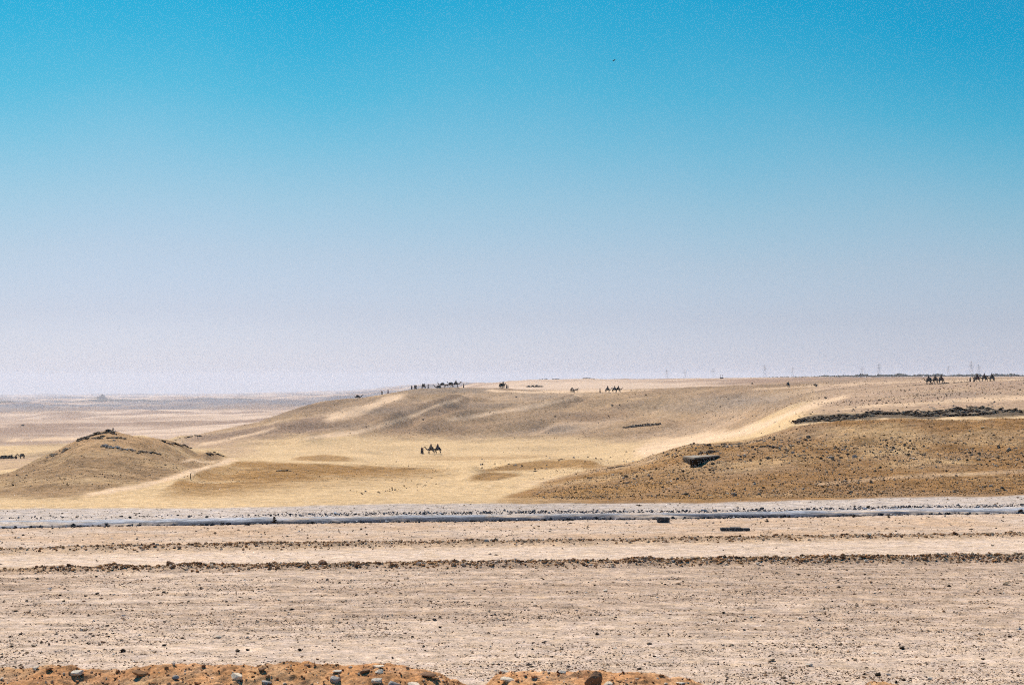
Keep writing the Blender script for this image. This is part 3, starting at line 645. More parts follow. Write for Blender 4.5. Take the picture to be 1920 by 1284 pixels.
# small pale and rust chips on the clay bank
X = rng.uniform(-5.4, 5.4, 5000); Y = rng.uniform(11.4, 12.9, 5000); Z = bank_z(X, Y)
k = Z > -2.85; X, Y, Z = X[k], Y[k], Z[k]
s = np.clip(np.exp(rng.normal(math.log(0.014), .5, len(X))), .006, .05)
scatter('chips_on_clay_bank', np.stack([X, Y, Z], -1), s, tones(len(X), [(0.42, 0.2, 0.09), (0.22, 0.09, 0.04), (0.66, 0.55, 0.44), (0.5, 0.3, 0.17)], (4, 3, 1.2, 3)), .7, I1,
        label='small clods and chips scattered over the orange clay bank', cat='chips')

# individual stones -----------------------------------------------------------
def stone_mesh(seed, mat, flat=.6, jag=.3, sub=2, name='stone'):
    r = np.random.default_rng(seed); v, f = (I2 if sub == 2 else I1)
    d = v.copy(); 
    # facet by a few cutting planes
    V = v * (1 + jag * 0.5 * r.uniform(-1, 1, (len(v), 1)))
    for _ in range(12):
        nrm = r.normal(size=3); nrm /= np.linalg.norm(nrm); h = r.uniform(.45, .85)
        dd = V @ nrm; V = V - np.clip(dd - h, 0, None)[:, None] * nrm
    V = V * np.array((1.15, .85, flat)) * .5
    me = mesh_np(name, V, f, None, smooth=False); me.materials.append(mat); return me
STM = {}
for key, m in dict(dark=M_DARK, tan=M_MID, pale=M_PALE, white=M_WHITE, grey=M_GREYST, brown=M_BROWN, rust=M_RUST).items():
    STM[key] = [stone_mesh(i * 13 + hash(key) % 7 * 0 + len(key), m, .62) for i in range(6)]
def zone(px): return ' in the left quarter of the picture' if px < 480 else ' left of the picture centre' if px < 960 else ' right of the picture centre' if px < 1440 else ' in the right quarter of the picture'
def stone(kind, P, w, label, group=None, name='stone', cat='stone', sink=.25, h=1.0, rz=None, d=1.0):
    me = random.choice(STM[kind]); o = link(name, me)
    o.location = (P[0], P[1], P[2] + w * .31 * h * (1 - 2 * sink)); o.scale = (w, w * d, w * h)
    o.rotation_euler = (random.uniform(-.2, .2), random.uniform(-.2, .2), random.uniform(0, 6.28) if rz is None else rz)
    return tag(o, label, cat, group)

# named stones on the clay bank: (px,row of the middle, width px, kind, height, label)
def on_bank(px, row):
    ys = np.linspace(11.3, 12.9, 400); x = (px - 960) / F * ys
    r = EYE - F * bank_z(x, ys) / ys
    k = int(np.argmax(r <= row)) if (r <= row).any() else int(np.argmin(r))
    return Vector((x[k], ys[k], float(bank_z(np.array([x[k]]), ys[k:k + 1])[0])))
BANK = [
 (66, 1250, 16, 'white', 1.0, 'small white stone on the crest of the clay bank near the left edge'),
 (144, 1258, 34, 'pale', .75, 'flat pale stone with a dark underside in the notch left on the clay bank'),
 (92, 1252, 20, 'rust', .6, 'rust coloured clod beside the notch of the clay bank at far left'),
 (262, 1259, 36, 'rust', .8, 'long rust clod forming a lip right of the left notch'),
 (328, 1268, 18, 'grey', 1.0, 'small grey stone on the bank between the lip and the big pale block'),
 (444, 1264, 28, 'white', 1.2, 'blocky white stone with a dark underside on the left half of the bank'),
 (490, 1252, 20, 'brown', 1.0, 'dark brown clod on the crest right of the blocky white stone'),
 (500, 1277, 24, 'grey', .8, 'rounded grey stone at the foot below the dark crest clod'),
 (576, 1245, 15, 'brown', .9, 'small dark clod on the crest at the highest swell'),
 (628, 1270, 28, 'grey', 1.2, 'big greyish stone half buried in the middle of the bank'),
 (632, 1257, 22, 'pale', .6, 'flat pale stone just above the half buried greyish one'),
 (683, 1256, 28, 'brown', .9, 'brown clod sitting left of the pair of white stones'),
 (708, 1247, 28, 'white', .6, 'flat white stone, upper one of the pair on the crest'),
 (711, 1257, 20, 'white', .9, 'small white stone, lower one of the pair on the crest'),
 (706, 1273, 28, 'pale', .9, 'tan stone with a dark underside below the white pair'),
 (739, 1279, 26, 'grey', 1.1, 'smooth bluish grey stone at the bottom edge of the bank'),
 (776, 1281, 30, 'white', .6, 'low pale stone right of the bluish grey one'),
 (803, 1262, 34, 'brown', .8, 'dark brown clod on the bank shoulder before the gap'),
 (946, 1256, 20, 'pale', .7, 'thin pale stone capping the left end of the second mound'),
 (951, 1271, 30, 'white', 1.0, 'large cream stone at the left end of the second mound'),
 (1054, 1258, 18, 'pale', .8, 'cream stone half sunk in the crest of the second mound'),
 (1114, 1266, 38, 'brown', 2.3, 'tall dark brown boulder standing on the second mound'),
 (1140, 1280, 24, 'white', .8, 'pale stone at the right foot of the tall dark boulder'),
 (1277, 1279, 24, 'pale', .5, 'flat pale stone near the right end of the second mound'),
 (1240, 1264, 14, 'rust', .7, 'little rust clod on the right slope of the second mound'),
 (200, 1281, 18, 'rust', .7, 'rust clod low on the bank under the lip'),
]
for px, row, w, kd, h, lab in BANK:
    P = on_bank(px, row + w * .22 * h); stone(kd, P, .92 * w / F * P[1], lab, None, 'bank_stone', 'stone', sink=.28, h=h * .9, rz=random.uniform(-.5, .5))
for i in range(34):
    px = random.choice([random.uniform(0, 860), random.uniform(0, 860), random.uniform(930, 1300)])
    c = float(curve(CREST, np.array([px]))[0]); row = random.uniform(c + 4, 1284)
    P = on_bank(px, row); stone(random.choice(['rust', 'rust', 'pale', 'brown']), P, random.uniform(5, 10) / F * P[1], 'little stone lying loose on the orange clay bank' + zone(px), 'little loose stones on the clay bank', 'bank_stone', 'stone', .2, random.uniform(.5, .9))

FIELD = [(183,1112,10,'dark'),(161,1116,7,'dark'),(113,1115,7,'dark'),(157,1126,7,'brown'),(120,1125,10,'tan'),(50,1125,9,'tan'),(24,1106,6,'dark'),(308,1109,9,'dark'),(353,1127,6,'dark'),
 (425,1127,7,'dark'),(18,1193,7,'dark'),(38,1187,9,'dark'),(22,1211,8,'dark'),(62,1210,10,'tan'),(160,1179,12,'tan'),(193,1203,10,'brown'),(204,1192,7,'dark'),(232,1218,15,'dark'),
 (4,1230,7,'dark'),(308,1208,9,'dark'),(410,1193,13,'pale'),(446,1218,13,'dark'),(465,1217,9,'dark'),(563,1217,11,'dark'),(595,1234,8,'rust'),(778,1157,8,'dark'),(815,1160,10,'dark'),
 (825,1174,8,'dark'),(736,1232,7,'dark'),(1135,1106,10,'pale'),(1217,1205,12,'tan'),(1227,1229,8,'dark'),(1198,1252,10,'dark'),(995,1248,10,'tan'),(1356,1147,9,'dark'),(1396,1180,7,'dark'),
 (1371,1208,11,'tan'),(1606,1134,9,'tan'),(1691,1213,13,'dark'),(1603,1235,11,'tan'),(1518,1245,15,'pale'),(1448,1235,14,'tan'),(1620,1268,9,'brown'),(1645,1263,15,'dark'),(1695,1273,10,'dark'),
 (1745,1271,12,'pale'),(1893,1192,10,'dark'),(1843,1234,9,'dark'),(1575,1207,10,'tan'),(1887,1093,14,'tan'),(1804,1249,8,'rust'),(1500,1158,10,'pale'),(1407,1156,9,'pale')]
SPECIAL = {232: 'large black stone lying on the plain above the notch in the clay bank', 410: 'pale hollow topped stone on the left half of the gravel plain',
 1518: 'bright pale stone on the right of the gravel plain', 1691: 'black wedge shaped stone alone on the right of the plain', 1645: 'dark stone at the bottom right edge of the plain',
 1217: 'tan block shaped stone right of centre on the plain', 1198: 'dark pointed stone just above the second mound of clay', 1135: 'pale stone alone just below the near windrow right of centre',
 183: 'oval black stone beneath the near windrow at far left', 1887: 'long thin stone near the right edge below the windrow', 1745: 'flat cream stone at the bottom right of the plain', 446: 'low black slab shaped stone left of centre on the plain'}
for px, row, w, kd in FIELD:
    P = on(px, row + w * .25, 40, 84); lab = SPECIAL.get(px)
    tone = {'dark': 'dark', 'tan': 'tan', 'pale': 'pale', 'brown': 'brown', 'rust': 'rusty'}[kd]
    stone(kd, P, w / F * P[1], lab or (tone + ' fist sized stone on the gravel plain' + zone(px)), None if lab else tone + ' stones lying on the gravel plain', 'stone', 'stone', .15, .8)
for i in range(70):
    px = random.uniform(0, 1920); row = random.uniform(1085, 1275); P = on(px, row, 40, 84); kd = random.choice(['dark', 'dark', 'tan'])
    stone(kd, P, random.uniform(4.5, 7.5) / F * P[1], kd + ' fist sized stone on the gravel plain' + zone(px), kd + ' stones lying on the gravel plain', 'stone', 'stone', .15, .7)
def row_stones(L, px_list, lab, grp, wr, kinds, jit, name='clod'):
    for px in px_list:
        k = px if not isinstance(px, tuple) else px[0]
        t = (k - 960) / F; Y = L[0] / (1 - L[1] * t) + random.gauss(0, jit); X = t * Y
        w = (random.uniform(*wr) if not isinstance(px, tuple) else px[1]) / F * Y
        kd = random.choice(kinds) if not isinstance(px, tuple) else px[2]
        stone(kd, (X, Y, gz(X, Y)), w, lab + zone(k) if not isinstance(px, tuple) else px[3], grp if not isinstance(px, tuple) else None, name, 'clod', .15, random.uniform(.7, 1.1))
row_stones(L_NEAR, [random.uniform(150, 1930) for _ in range(85)], 'brown clod of rubble piled in the near windrow', 'clods piled in the near windrow', (6, 10), ['rust', 'tan', 'brown', 'tan', 'pale'], .45)
row_stones(L_NEAR, [(320, 19, 'brown', 'biggest dark brown clod in the left part of the near windrow'), (605, 18, 'brown', 'dark brown clod at the left third of the near windrow'), (1350, 14, 'brown', 'dark rounded clod in the near windrow below the long dark slab'), (1728, 12, 'dark', 'black upright stone on top of the near windrow at right')], '', '', (7, 13), [], .1)
row_stones(L_FAR, [random.uniform(60, 1930) for _ in range(45)], 'brown clod of rubble piled in the far windrow', 'clods piled in the far windrow', (6, 10), ['rust', 'tan', 'brown', 'tan'], .6)
row_stones(L_FAR, [(1631, 12, 'pale', 'pale stone on top of the far windrow at right'), (1790, 14, 'brown', 'broad brown clod near the right end of the far windrow')], '', '', (7, 13), [], .1)

# small stones on the road
for px, row, w, lab in [(1600, 970, 9, 'black lump of tarmac on the near edge of the road at right'), (1665, 968, 7, 'small black lump at the road edge right of the larger one'), (1912, 962, 14, 'black lump at the road edge by the right side of the picture'), (1628, 952, 9, 'dark stone behind the road at right')]:
    P = on(px, row, 60, 124); stone('dark', P, w / F * P[1], lab, None, 'tarmac_lump', 'stone', .1, 1.0)
P = on(1376, 929, 100, 160); stone('tan', P, 0.62, 'tan boulder with a dark face at the foot of the right hill', None, 'boulder', 'boulder', .1, .9, rz=0)
for px, row, w, lab in [(1330, 929, .55, 'flat dark stone left of the tan boulder at the foot of the right hill'), (1285, 927, .9, 'long flat stone furthest left at the foot of the right hill'), (1365, 927, .25, 'little pale stone touching the tan boulder at the hill foot'), (1796, 924, .35, 'brown stone at the foot of the right hill near the right side')]:
    P = on(px, row, 100, 160); stone('tan', P, w, lab, None, 'boulder', 'boulder', .3, .45, rz=0.1)
# dark rocks that stand out on the right hill
for i in range(60):
    for _ in range(50):
        px = random.uniform(1240, 1930); row = random.uniform(800, 900)
        if row > float(curve([(1240, 850), (1300, 836), (1400, 832), (1500, 806), (1930, 795)], np.array([px]))[0]) + 4 and random.random() < (1.25 - (row - 800) / 100): break
    if 1270 < px < 1360 and 845 < row < 885: continue
    P = on(px, row, 119, 175); stone(random.choice(['dark', 'dark', 'tan']), P, random.uniform(4, 8) / F * P[1], 'rock jutting from the brown right hill, ' + ('upper' if row < 850 else 'lower') + ' slope' + zone(px), 'rocks jutting from the right hill', 'rock', 'rock', .2, .7)

# ------------------------------------------------------------------ rock ledges (beds of broken rock)
def ledge(name, pts, hgt, depth, label, mat=M_DARK, n=60, seed=1, sz=(0.35, 0.9), flat=.55, cat='rock ledge'):
    """pts: world polyline along the foot of the ledge; broken blocks stacked along it, each block a part"""
    r = random.Random(seed)
    t = root(name, pts[0]); tag(t, label, cat)
    L_ = [0]
    for a, b in zip(pts[:-1], pts[1:]): L_.append(L_[-1] + (b - a).length)
    mt = [stone_mesh(seed * 31 + i, mat if i % 4 else M_MID, flat, .35, 1, 'block') for i in range(6)]
    for i in range(n):
        s = r.uniform(0, L_[-1]); k = max(j for j in range(len(pts) - 1) if L_[j] <= s)
        p = pts[k].lerp(pts[k + 1], (s - L_[k]) / (L_[k + 1] - L_[k]))
        e = math.sin(math.pi * min(1, max(0, s / L_[-1]))) ** .5
        dd = r.uniform(0, depth); x = p.x + r.uniform(-.2, .2); y = p.y + dd
        hh = hgt * e * r.random() ** 1.2
        o = link('block', r.choice(mt), None, t)
        w = r.uniform(*sz)
        o.location = Vector((x, y, gz(x, y) + hh * (dd / depth) + w * .1)) - t.location
        o.scale = (w * r.uniform(1.0, 1.8), w * r.uniform(.8, 1.3), w * r.uniform(.8, 1.2))
        o.rotation_euler = (r.uniform(-.15, .15), r.uniform(-.15, .15), r.uniform(-.4, .4))
    return t
def line(pts, y0, y1): return [on(a, b, y0, y1) for a, b in pts]
def xline(pxs, Yc): return [at(p, y) for p, y in zip(pxs, Yc)]
# right hill ledge in three stretches
ledge('rock_ledge', xline([1494, 1510, 1540, 1600, 1680], [178, 178.5, 179, 179.5, 180]), .22, 3.0, 'thin dark rock ledge tapering to the left above the right hill path', n=210, seed=3, sz=(.3, .7), flat=.6)
ledge('rock_ledge', xline([1660, 1730, 1800], [180, 180, 180.5]), .22, 3.2, 'middle stretch of dark broken ledge over the right hill', n=170, seed=4, sz=(.3, .75), flat=.6)
ledge('rock_ledge', xline([1785, 1820, 1870], [179, 179, 180]), .42, 3.6, 'thick black outcrop, the highest of the ledge over the right hill', n=190, seed=5, sz=(.4, 1.0), flat=.65)
ledge('rock_ledge', xline([1865, 1930, 2100], [180, 180, 181]), .12, 3.4, 'low scattered end of the ledge at the right side of the picture', n=110, seed=6, sz=(.25, .7), flat=.7)
for i in range(7):
    pass
ledge('rock_outcrop', line([(1312, 852), (1330, 850), (1345, 846)], 119, 172), .25, .6, 'dark outcrop right above the sunken pit on the right hill', n=22, seed=8, sz=(.25, .55))
ledge('rock_outcrop', line([(1350, 834), (1370, 833), (1395, 833), (1404, 832)], 119, 172), .2, .5, 'two dark stones bed on the shoulder of the right hill', n=16, seed=9, sz=(.25, .5))
ledge('rock_outcrop', line([(1420, 836), (1440, 838), (1475, 846)], 119, 172), .15, .5, 'string of dark stones sloping down the right hill shoulder', n=26, seed=10, sz=(.2, .4))
ledge('rock_outcrop', line([(1140, 877), (1165, 875), (1180, 873)], 119, 180), .15, .6, 'thin dark rock line where the right hill meets the sand', n=18, seed=11, sz=(.2, .4))
# left hill beds
ledge('rock_outcrop', line([(146, 825), (160, 817), (180, 812), (200, 812), (214, 815)], 119, 196), .35, .8, 'upper dark rock bed curving round the left hill summit', n=70, seed=12, sz=(.28, .6))
ledge('rock_outcrop', line([(142, 826), (165, 824), (185, 823), (200, 822), (230, 823)], 119, 196), .35, .6, 'second dark rock bed just below the left hill summit', n=64, seed=13, sz=(.28, .6))
ledge('rock_outcrop', line([(190, 838), (205, 840), (225, 843), (250, 845)], 119, 196), .25, .8, 'grey rock bed in the middle of the left hill face', n=34, seed=14, sz=(.28, .6), mat=M_GREYST)
ledge('rock_outcrop', line([(255, 852), (275, 848), (290, 850), (300, 853)], 119, 200), .25, .6, 'dark rock bed lowest on the right of the left hill face', n=30, seed=15, sz=(.28, .6))
ledge('rock_outcrop', line([(90, 858), (102, 855), (118, 848), (130, 842)], 119, 196), .3, .8, 'boulders on the left flank of the left hill', n=26, seed=16, sz=(.3, .7), mat=M_MID)
ledge('rock_outcrop', line([(302, 828), (320, 833), (340, 836), (354, 836)], 119, 215), .25, .8, 'dark rock bed on the right shoulder of the left hill', n=40, seed=17, sz=(.25, .6))
ledge('rock_outcrop', line([(385, 852), (400, 852), (416, 855)], 119, 240), .3, .8, 'dark rock cap on the small hillock right of the left hill', n=24, seed=18, sz=(.25, .6))
ledge('rock_outcrop', line([(520, 884), (530, 883), (545, 884)], 119, 240), .1, .5, 'three dark rocks on the gold brown dune in the middle', n=7, seed=19, sz=(.3, .6))
ledge('rock_outcrop', line([(330, 825), (350, 821), (375, 819)], 380, 640), .5, 1.5, 'thin dark rock line in the sand behind the small hillock', n=24, seed=20, sz=(.6, 1.2))
ledge('rock_ledge', line([(1167, 803), (1200, 800), (1237, 797)], 430, 560), .7, .8, 'thin black rock slit across the slope of the middle ridge', n=120, seed=21, sz=(.5, 1.0), flat=.9)
ledge('rock_outcrop', at and [at(1713, 452), at(1745, 448), at(1790, 447), at(1818, 447)], .25, 1.0, 'dark stony line on the ground between the right camel strings', n=60, seed=22, sz=(.35, .8))
ledge('rock_outcrop', [at(988, 780), at(1005, 780), at(1018, 780)], 1.0, 1.0, 'dark low slab on the far rise behind the carriage', n=24, seed=23, sz=(1.0, 1.8))
ledge('rock_outcrop', [at(1012, 895), at(1030, 900), at(1048, 900)], .5, 1.5, 'small dark heaps on the skyline left of the horse cart', n=14, seed=24, sz=(.8, 1.6))
ledge('rock_outcrop', [at(1093, 900), at(1105, 900), at(1117, 900)], .5, 1.5, 'small dark heaps on the skyline right of the horse cart', n=12, seed=25, sz=(.8, 1.6))
for px, row, w, lab, y0, y1 in [(968, 745, 1.0, 'lone dark rock on the ridge below the camel carriage', 480, 700), (1041, 782, 1.0, 'lone dark rock halfway up the middle ridge', 440, 700), (1148, 761, 1.6, 'dark rock high on the right part of the middle ridge', 440, 700),
    (793, 788, 1.0, 'dark rock on the ridge face under the kneeling camel', 440, 700), (1145, 858, .55, 'dark stone on open sand beneath the right end of the ridge', 200, 420), (743, 866, .5, 'rusty stone on open sand left below the riders', 200, 420), (1411, 720, 1.6, 'dark rock left of the white hatted rider', 560, 900),
    (1529, 724, 2.0, 'flat dark rock right of the white hatted rider', 480, 900), (1548, 747, 1.2, 'dark rock at the top of the pale track', 300, 560), (1211, 741, 1.0, 'dark rock just under the ridge crest right of the camels', 480, 700), (42, 799, 4, 'dark rock in the far sand at the left', 700, 3000), (24, 910, .4, 'dark stone on the lower left flank of the left hill', 119, 190)]:
    P = on(px, row, y0, y1); stone('dark', P, w, lab, None, 'rock', 'rock', .15, .8)

# ------------------------------------------------------------------ the sunken pit with its slab
def pit():
    # retaining block dug into the slope: bleached top slab, two walls coloured near black for the pit's shade, meeting at a low corner
    A = on(1281, 866, 119, 172); Bp = on(1302, 876, 119, 172); Cp = on(1350, 856, 119, 172)
    t = root('stone_corner', Bp); tag(t, 'dark triangular corner of a sunken pit, shade put into its wall colour, with a bleached top on the right hill', 'ruin')
    a = A.copy(); b = Bp.copy(); c = Cp.copy()
    a.z = -(855 - EYE) / F * a.y; b.z = -(857.5 - EYE) / F * b.y; c.z = -(853.0 - EYE) / F * c.y
    d = a + (c - b) * .6
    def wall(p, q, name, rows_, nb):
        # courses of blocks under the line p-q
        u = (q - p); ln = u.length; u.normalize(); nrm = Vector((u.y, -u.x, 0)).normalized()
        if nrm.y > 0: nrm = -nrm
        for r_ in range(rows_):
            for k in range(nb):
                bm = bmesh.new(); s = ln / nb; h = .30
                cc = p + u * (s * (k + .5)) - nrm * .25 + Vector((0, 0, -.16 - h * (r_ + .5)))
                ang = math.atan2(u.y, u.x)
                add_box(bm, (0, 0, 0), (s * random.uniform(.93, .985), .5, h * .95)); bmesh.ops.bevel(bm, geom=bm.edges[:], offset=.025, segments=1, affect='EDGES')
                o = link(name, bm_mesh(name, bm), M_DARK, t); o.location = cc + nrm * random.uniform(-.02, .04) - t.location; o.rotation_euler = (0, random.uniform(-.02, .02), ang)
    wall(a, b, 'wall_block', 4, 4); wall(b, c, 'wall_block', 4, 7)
    bm = bmesh.new(); V = []
    for z in (-.15, 0):
        for p in (a, b, c, d): V.append(bm.verts.new(p + Vector((0, 0, z)) - t.location))
    for f in ((3, 2, 1, 0), (4, 5, 6, 7), (0, 1, 5, 4), (1, 2, 6, 5), (2, 3, 7, 6), (3, 0, 4, 7)): bm.faces.new([V[i] for i in f])
    bmesh.ops.recalc_face_normals(bm, faces=bm.faces[:])
    link('top_slab', bm_mesh('top_slab', bm), M_SLABTOP, t)
pit()

# ------------------------------------------------------------------ concrete pieces by the road
def conc():
    P = on(1243, 979, 60, 124); P.y -= .15
    bm = bmesh.new(); add_box(bm, (0, 0, .17), (.84, .40, .36)); bmesh.ops.bevel(bm, geom=bm.edges[:], offset=.02, segments=2, affect='EDGES')
    for v in bm.verts: v.co += Vector((random.uniform(-.008, .008), 0, random.uniform(-.006, .006)))
    t = root('concrete_block', P, .05); tag(t, 'black rectangular block standing on the near edge of the grey road', 'block')
    link('block_body', bm_mesh('block_body', bm), M_CONC, t)
    bm = bmesh.new()
    for sx in (-.2, .2): add_box(bm, (sx, 0, .362), (.16, .03, .03))
    link('lifting_lug', bm_mesh('lifting_lug', bm), M_STEEL, t)
    P = on(1378, 995, 60, 124)
    t = root('broken_slab', P, .03); tag(t, 'long dark broken slab lying on the ochre strip below the grey road', 'slab')
    x = -.95
    for w, h in ((.62, .19), (.75, .23), (.55, .16)):
        bm = bmesh.new(); add_box(bm, (0, 0, 0), (w * .99, .34, h)); bmesh.ops.bevel(bm, geom=bm.edges[:], offset=.02, segments=1, affect='EDGES')
        for v in bm.verts: v.co += Vector((random.uniform(-.02, .02), random.uniform(-.02, .02), random.uniform(-.015, .015)))
        o = link('slab_piece', bm_mesh('slab_piece', bm), M_CONC, t); o.location = (x + w / 2, 0, h / 2 + .02 * (h < .2)); o.rotation_euler = (0, random.uniform(-.03, .03), random.uniform(-.05, .05)); x += w
    # heap of tarmac rubble on the road at left, cone shaped
    P = on(513, 987, 60, 124); P.y += .3; P.z = gz(P.x, P.y) + .30
    t = root('rubble_heap', P); tag(t, 'small pointed heap of black rubble standing on the grey road at left', 'heap')
    mt = [stone_mesh(900 + i, M_DARK, .75, .35, 1, 'lump') for i in range(4)]
    r = random.Random(5)
    for i in range(26):
        h = r.random() ** 1.5; rad = (1 - h) * .26
        o = link('lump', r.choice(mt), None, t); a_ = r.uniform(0, 6.28); q = rad * r.uniform(.3, 1)
        o.location = (q * math.cos(a_), q * math.sin(a_) * .8, h * .36 - .02); w = r.uniform(.10, .2); o.scale = (w, w, w); o.rotation_euler = (r.random(), r.random(), r.random() * 6)
conc()

# ------------------------------------------------------------------ people and animals
def skin_mesh(name, V, E, Rr, root_i=0, sub=1):
    me = bpy.data.meshes.new(name + '_s'); me.from_pydata([Vector(v) for v in V], E, []); me.update()
    o = bpy.data.objects.new(name + '_s', me); COL.objects.link(o)
    o.modifiers.new('s', 'SKIN'); 
    if sub: 
        m = o.modifiers.new('u', 'SUBSURF'); m.levels = sub; m.render_levels = sub
    sv = me.skin_vertices[0].data
    for i, r in enumerate(Rr):
        sv[i].radius = r if hasattr(r, '__len__') else (r, r); sv[i].use_root = (i == root_i)
    dg = bpy.context.evaluated_depsgraph_get(); dg.update()
    out = bpy.data.meshes.new_from_object(o.evaluated_get(dg)); out.name = name
    for p in out.polygons: p.use_smooth = True
    bpy.data.objects.remove(o); bpy.data.meshes.remove(me)
    return out
class Rig:
    def __init__(s, fat=1.0): s.V = []; s.E = []; s.R = []; s.fat = fat
    def chain(s, pts, start=None):
        p = start
        for v, r in pts:
            r = tuple(q * s.fat for q in r) if hasattr(r, '__len__') else r * s.fat
            s.V.append(v); s.R.append(r); i = len(s.V) - 1
            if p is not None: s.E.append((p, i))
            p = i
        return p
def camel_rig(pose=0, kneel=False, graze=False):
    g = Rig(1.16); z0 = -0.95 if kneel else 0
    zz = lambda z: z + z0
    # pelvis 0, loin 1, barrel 2, chest 3
    g.chain([((-.75, 0, zz(1.46)), (.27, .30)), ((-.38, 0, zz(1.52)), (.32, .34)), ((.05, 0, zz(1.47)), (.35, .40)), ((.48, 0, zz(1.43)), (.29, .36))])
    g.chain([((-.15, 0, zz(1.82)), (.22, .26)), ((-.18, 0, zz(2.02)), (.11, .13))], 2)
    if graze: g.chain([((.85, 0, 1.25), (.15, .17)), ((1.15, 0, .95), (.12, .13)), ((1.4, 0, .75), (.10, .11)), ((1.62, 0, .78), (.11, .12)), ((1.88, 0, .62), (.07, .08))], 3)
    else: g.chain([((.85, 0, zz(1.30)), (.16, .19)), ((1.14, 0, zz(1.38)), (.12, .15)), ((1.36, 0, zz(1.66)), (.10, .12)), ((1.50, 0, zz(1.98)), (.09, .11)), ((1.62, 0, zz(2.14)), (.11, .12)), ((1.84, 0, zz(2.09)), (.085, .095)), ((2.0, 0, zz(2.03)), (.06, .065))], 3)
    g.chain([((-1.02, 0, zz(1.42)), .05), ((-1.10, 0, zz(1.12)), .035), ((-1.09, 0, zz(.88)), .05)], 0)
    for i, s in enumerate((-1, 1)):
        ph = pose * (1 if i else -1)
        if kneel:
            g.chain([((.50, s * .26, .42), .13), ((.62, s * .30, .16), .09), ((.25, s * .32, .09), .07)], 3)
            g.chain([((-.70, s * .28, .42), .18), ((-.40, s * .34, .16), .11), ((-.85, s * .36, .09), .07)], 0)
        else:
            g.chain([((.50, s * .20, 1.12), (.12, .14)), ((.54 + ph * .08, s * .19, .82), .085), ((.54 + ph * .20, s * .18, .50), .078), ((.50 + ph * .30, s * .18, .13), .048), ((.55 + ph * .32, s * .18, .05), .085)], 3)
            g.chain([((-.74, s * .20, 1.16), (.17, .20)), ((-.62 - ph * .10, s * .20, .94), .12), ((-.86 - ph * .18, s * .19, .60), .072), ((-.80 - ph * .30, s * .18, .13), .048), ((-.73 - ph * .30, s * .18, .05), .085)], 0)
    return g
def horse_rig(pose=0):
    g = Rig()
    g.chain([((-.62, 0, 1.18), (.25, .27)), ((-.25, 0, 1.16), (.26, .28)), ((.15, 0, 1.14), (.26, .29)), ((.48, 0, 1.18), (.22, .28))])
    g.chain([((.72, 0, 1.38), (.11, .18)), ((.90, 0, 1.62), (.09, .13)), ((1.02, 0, 1.76), (.09, .11)), ((1.20, 0, 1.62), (.075, .09)), ((1.36, 0, 1.44), (.055, .06))], 3)
    g.chain([((-.88, 0, 1.14), .07), ((-.98, 0, .85), .06), ((-.97, 0, .5), .05)], 0)
    for i, s in enumerate((-1, 1)):
        ph = pose * (1 if i else -1)
        g.chain([((.46, s * .15, .90), .11), ((.48 + ph * .1, s * .15, .62), .065), ((.48 + ph * .18, s * .15, .42), .055), ((.46 + ph * .24, s * .15, .10), .04), ((.50 + ph * .26, s * .15, .04), .055)], 3)
        g.chain([((-.60, s * .16, .92), .15), ((-.52 - ph * .05, s * .16, .74), .10), ((-.72 - ph * .15, s * .16, .50), .055), ((-.68 - ph * .25, s * .15, .10), .04), ((-.63 - ph * .25, s * .15, .04), .055)], 0)
    return g
def person_rig(pose='stand'):
    g = Rig()
    if pose == 'stand':
        g.chain([((0, 0, .95), (.14, .11)), ((0, 0, 1.18), (.13, .10)), ((0, 0, 1.38), (.17, .11)), ((0, 0, 1.50), (.07, .07)), ((.01, 0, 1.63), (.095, .10)), ((.01, 0, 1.71), (.075, .08))])
        for s in (-1, 1):
            g.chain([((0, s * .19, 1.40), .06), ((.02, s * .24, 1.12), .045), ((.10, s * .23, .88), .035), ((.13, s * .22, .80), .035)], 2)
            g.chain([((s * .04, s * .10, .82), .085), ((s * .08, s * .10, .48), .06), ((s * .12, s * .10, .08), .04), ((s * .12 + .12, s * .10, .04), .035)], 0)
        return g
    # riding: hips at z=0
    g.chain([((0, 0, .08), (.15, .13)), ((0, 0, .30), (.13, .11)), ((.02, 0, .50), (.16, .11)), ((.03, 0, .62), (.065, .065)), ((.05, 0, .74), (.09, .095)), ((.05, 0, .82), (.07, .075))])
    for s in (-1, 1):
        g.chain([((.03, s * .19, .51), .055), ((.10, s * .23, .30), .042), ((.32, s * .14, .24), .035), ((.38, s * .10, .25), .033)], 2)
        g.chain([((.12, s * .20, .03), .09), ((.34, s * .34, -.10), .065), ((.30, s * .38, -.48), .045), ((.40, s * .38, -.54), .035)], 0)
    return g
def robe_mesh(kind='stand'):
    bm = bmesh.new(); n = 14
    if kind == 'stand': secs = [(.10, .27, 0), (.45, .22, 0), (.95, .19, 0), (1.25, .19, 0), (1.42, .20, 0), (1.49, .10, 0)]
    else: secs = [(-.42, .36, .14), (-.15, .34, .08), (.10, .24, .02), (.35, .19, 0), (.53, .20, .02), (.60, .10, .03)]
    rings = []
    for z, r, fx in secs:
        rings.append([bm.verts.new((fx + math.cos(2 * math.pi * k / n) * r * (1 + .10 * math.sin(k * 2.7) * (z < .5)) * (.85 if kind == 'stand' else 1), math.sin(2 * math.pi * k / n) * r * (1.15 if kind != 'stand' else 1.0), z)) for k in range(n)])
    for a, b in zip(rings[:-1], rings[1:]):
        for k in range(n): bm.faces.new((a[k], a[(k + 1) % n], b[(k + 1) % n], b[k]))
    return bm_mesh('robe', bm, True)
